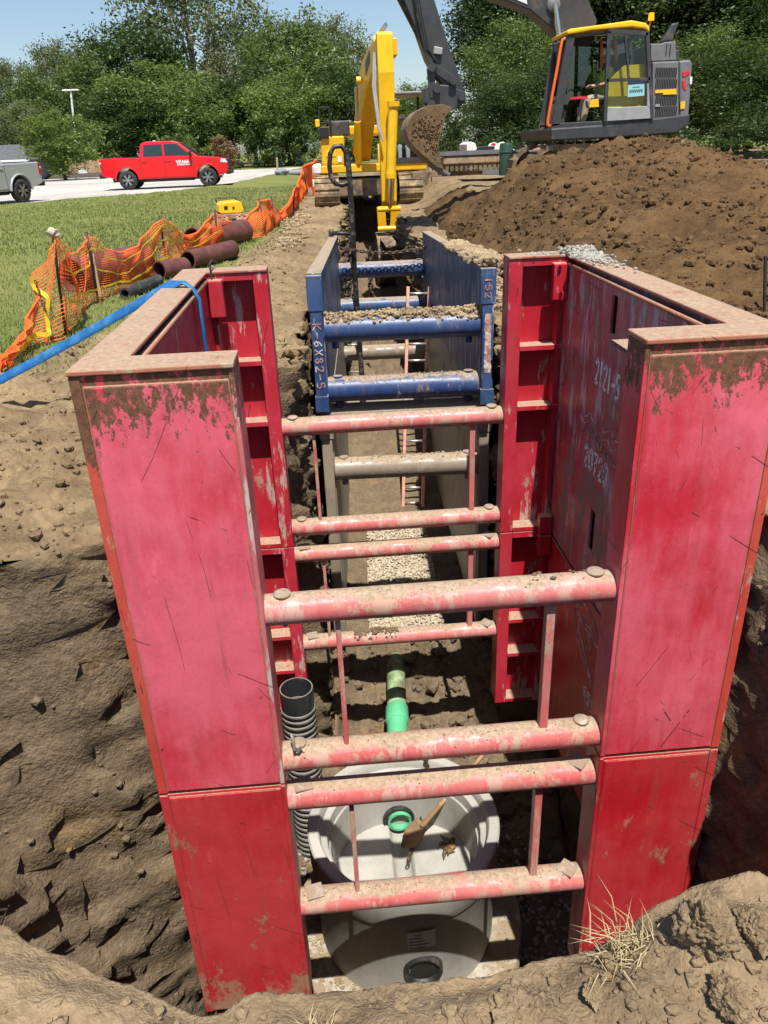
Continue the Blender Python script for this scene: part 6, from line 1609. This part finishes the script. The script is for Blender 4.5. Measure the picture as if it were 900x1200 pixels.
for (k, kind, nc, per, leaf, mat, sd_, bark, z0, r0, nb) in (
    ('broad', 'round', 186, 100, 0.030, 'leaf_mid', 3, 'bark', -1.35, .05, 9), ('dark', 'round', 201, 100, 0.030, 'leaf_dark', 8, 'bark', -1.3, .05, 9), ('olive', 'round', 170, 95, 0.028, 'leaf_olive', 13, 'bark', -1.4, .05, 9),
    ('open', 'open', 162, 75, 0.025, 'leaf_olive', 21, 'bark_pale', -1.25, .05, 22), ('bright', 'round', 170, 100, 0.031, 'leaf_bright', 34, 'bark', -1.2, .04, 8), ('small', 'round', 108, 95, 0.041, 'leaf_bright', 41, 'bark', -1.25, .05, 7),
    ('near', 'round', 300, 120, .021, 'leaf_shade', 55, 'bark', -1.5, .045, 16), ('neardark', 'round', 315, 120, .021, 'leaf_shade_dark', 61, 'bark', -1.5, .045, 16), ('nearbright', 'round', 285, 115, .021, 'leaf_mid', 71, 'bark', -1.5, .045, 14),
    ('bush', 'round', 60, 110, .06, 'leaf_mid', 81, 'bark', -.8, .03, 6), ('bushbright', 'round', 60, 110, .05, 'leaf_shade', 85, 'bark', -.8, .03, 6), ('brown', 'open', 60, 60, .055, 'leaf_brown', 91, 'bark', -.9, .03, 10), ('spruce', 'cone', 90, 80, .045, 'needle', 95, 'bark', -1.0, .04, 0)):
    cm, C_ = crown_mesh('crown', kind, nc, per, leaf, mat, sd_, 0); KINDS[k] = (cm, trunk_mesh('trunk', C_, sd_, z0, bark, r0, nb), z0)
def tree(name, kind, x, y, top, width, label, cat='tree', group=None, base=-.5, rz=None, depth=None):
    cm, tm, z0 = KINDS[kind]; h = top-base; sz = h/(1.0-z0)*1.02
    t = thing(name, (x, y, base), label, cat, group=group, rz=random.uniform(0, 6.28) if rz is None else rz)
    for nm, me in (('crown', cm), ('trunk', tm)):
        o = bpy.data.objects.new(nm, me); COL.objects.link(o); o.parent = t; o.location = (0, 0, -z0*sz-.15); o.scale = (width/2*1.12, (depth or width)/2*1.12, sz)
    return t
def ptree(name, kind, px, toprow, wpx, y, label, **k):
    a = at(px, 180, y=y); tz = at(px, toprow, y=y)[2]; w = wpx*np.dot(a-CAM, FW)/F
    return tree(name, kind, a[0], y, tz, w, label, **k)
far = [  # left skyline, from the left edge to the gap of sky
 ('open', -6, 84, 60, 95, 'grey-green tree at the far left edge of the wooded skyline'),
 ('olive', 30, 66, 66, 97, 'thin-topped tree with a spiky crown near the left edge of the skyline'),
 ('broad', 62, 84, 74, 90, 'green tree directly above the shed roof'),
 ('olive', 88, 40, 66, 100, 'tall loose tree above the white lamp pole'),
 ('broad', 118, 62, 82, 94, 'mid-green tree just right of the lamp pole'),
 ('dark', 158, 22, 130, 104, 'big dark rounded tree left of the tall airy tree'),
 ('bright', 200, 74, 110, 84, 'bright green lower tree standing above the red pickup bed'),
 ('open', 240, -28, 150, 108, 'tallest airy tree with bare stems showing, above the red pickup'),
 ('open', 292, 14, 84, 106, 'airy tree joined to the right side of the tallest one'),
 ('broad', 246, 104, 84, 82, 'lower green tree over the red pickup cab'),
 ('dark', 300, 82, 96, 85, 'dark green tree over the front of the red pickup'),
 ('broad', 346, 12, 116, 98, 'broad tree left of the yellow boom'),
 ('olive', 398, 12, 84, 103, 'broad grey-green tree just behind the yellow boom'),
 ('bright', 338, 88, 96, 80, 'leafy bright tree above the grass end of the lot'),
 ('dark', 402, 78, 90, 84, 'dark tree behind the yellow machine'),
 ('dark', 150, 112, 96, 82, 'dark low tree between the round tree and the red pickup'),
 ('olive', 24, 122, 70, 84, 'low olive tree behind the shed'),
 ('broad', 488, 100, 60, 92, 'small rounded tree seen in the sky gap between the two machines'),
 ('dark', 458, 122, 56, 95, 'dark low tree behind the yellow stick'),
]
for (k, px, top, w, y, lab) in far: ptree('tree', k, px, top-(62 if top < -10 else 14), w*1.08, y, lab)
ptree('tree', 'small', 71, 124, 88, 56, 'small round leafy tree in the mulch bed left of the red pickup', base=-.35)
ptree('tree', 'brown', 262, 156, 34, 72, 'dying reddish-brown bush-like tree behind the red pickup bonnet')
for px, tr, w, lab in ((300, 172, 18, 'small spruce nearest the red pickup nose'), (326, 171, 17, 'middle small spruce on the far grass'), (350, 170, 18, 'small spruce farthest right on the far grass'), (280, 176, 16, 'small dark spruce just right of the brown tree')):
    ptree('spruce_tree', 'spruce', px, tr, w, 74, lab)
# undergrowth along the wood's edge
def mass(name, kind, spots):
    cm = KINDS[kind][0]; n = len(cm.vertices); co = np.empty(n*3, np.float32); cm.vertices.foreach_get('co', co); co = co.reshape(-1, 3)[:min(n, 4*2600)]
    V = []
    for (x, y, z, sx, sz) in spots:
        a = random.uniform(0, 6.28); R3 = np.array([[math.cos(a), math.sin(a), 0], [-math.sin(a), math.cos(a), 0], [0, 0, 1]]); V.append((co@R3)*(sx, sx, sz)+(x, y, z+sz*.55))
    V = np.concatenate(V); o = fastmesh(name, V, np.arange(len(V)).reshape(-1, 4), cm.materials[0].name); return tag(o, kind='stuff')
mass('undergrowth', 'bush', [(-46+k*3.0+random.uniform(-1, 1), 77+random.uniform(-2, 4), -.6, random.uniform(1.8, 3.0), random.uniform(1.3, 3.4)) for k in range(20)])
mass('woodland', 'dark', [(-62+k*6.2+random.uniform(-2, 2), 122+random.uniform(-5, 9), -1, random.uniform(5, 7), random.uniform(4, 6.) if k < 10 else random.uniform(2.5, 4)) for k in range(22)])
# trees close behind the grey excavator
nearT = [
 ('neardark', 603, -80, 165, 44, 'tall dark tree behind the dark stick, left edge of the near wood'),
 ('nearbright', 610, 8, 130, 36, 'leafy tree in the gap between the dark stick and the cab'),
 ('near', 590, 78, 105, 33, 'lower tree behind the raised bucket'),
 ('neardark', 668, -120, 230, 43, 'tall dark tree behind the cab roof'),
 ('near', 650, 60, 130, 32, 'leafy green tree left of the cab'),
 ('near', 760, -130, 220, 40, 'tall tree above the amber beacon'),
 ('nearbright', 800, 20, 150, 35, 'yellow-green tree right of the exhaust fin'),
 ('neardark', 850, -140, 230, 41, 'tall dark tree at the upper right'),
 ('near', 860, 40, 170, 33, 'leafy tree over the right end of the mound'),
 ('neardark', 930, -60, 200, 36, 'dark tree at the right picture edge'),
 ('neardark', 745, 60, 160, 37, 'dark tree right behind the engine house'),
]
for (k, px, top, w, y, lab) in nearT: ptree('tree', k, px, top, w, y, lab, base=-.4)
mass('brush', 'bushbright', [(4+k*1.55+random.uniform(-.5, .5), 28+random.uniform(-1, 2.5)-(1.5 if k > 6 else 0), -.3, random.uniform(1.0, 1.7), random.uniform(.8, 1.9)) for k in range(13)])
mass('thicket', 'dark', [(9+k*3.2+random.uniform(-1, 1), 50+random.uniform(-2, 4), -.3, random.uniform(3, 4.4), random.uniform(3., 6.)) for k in range(16)])
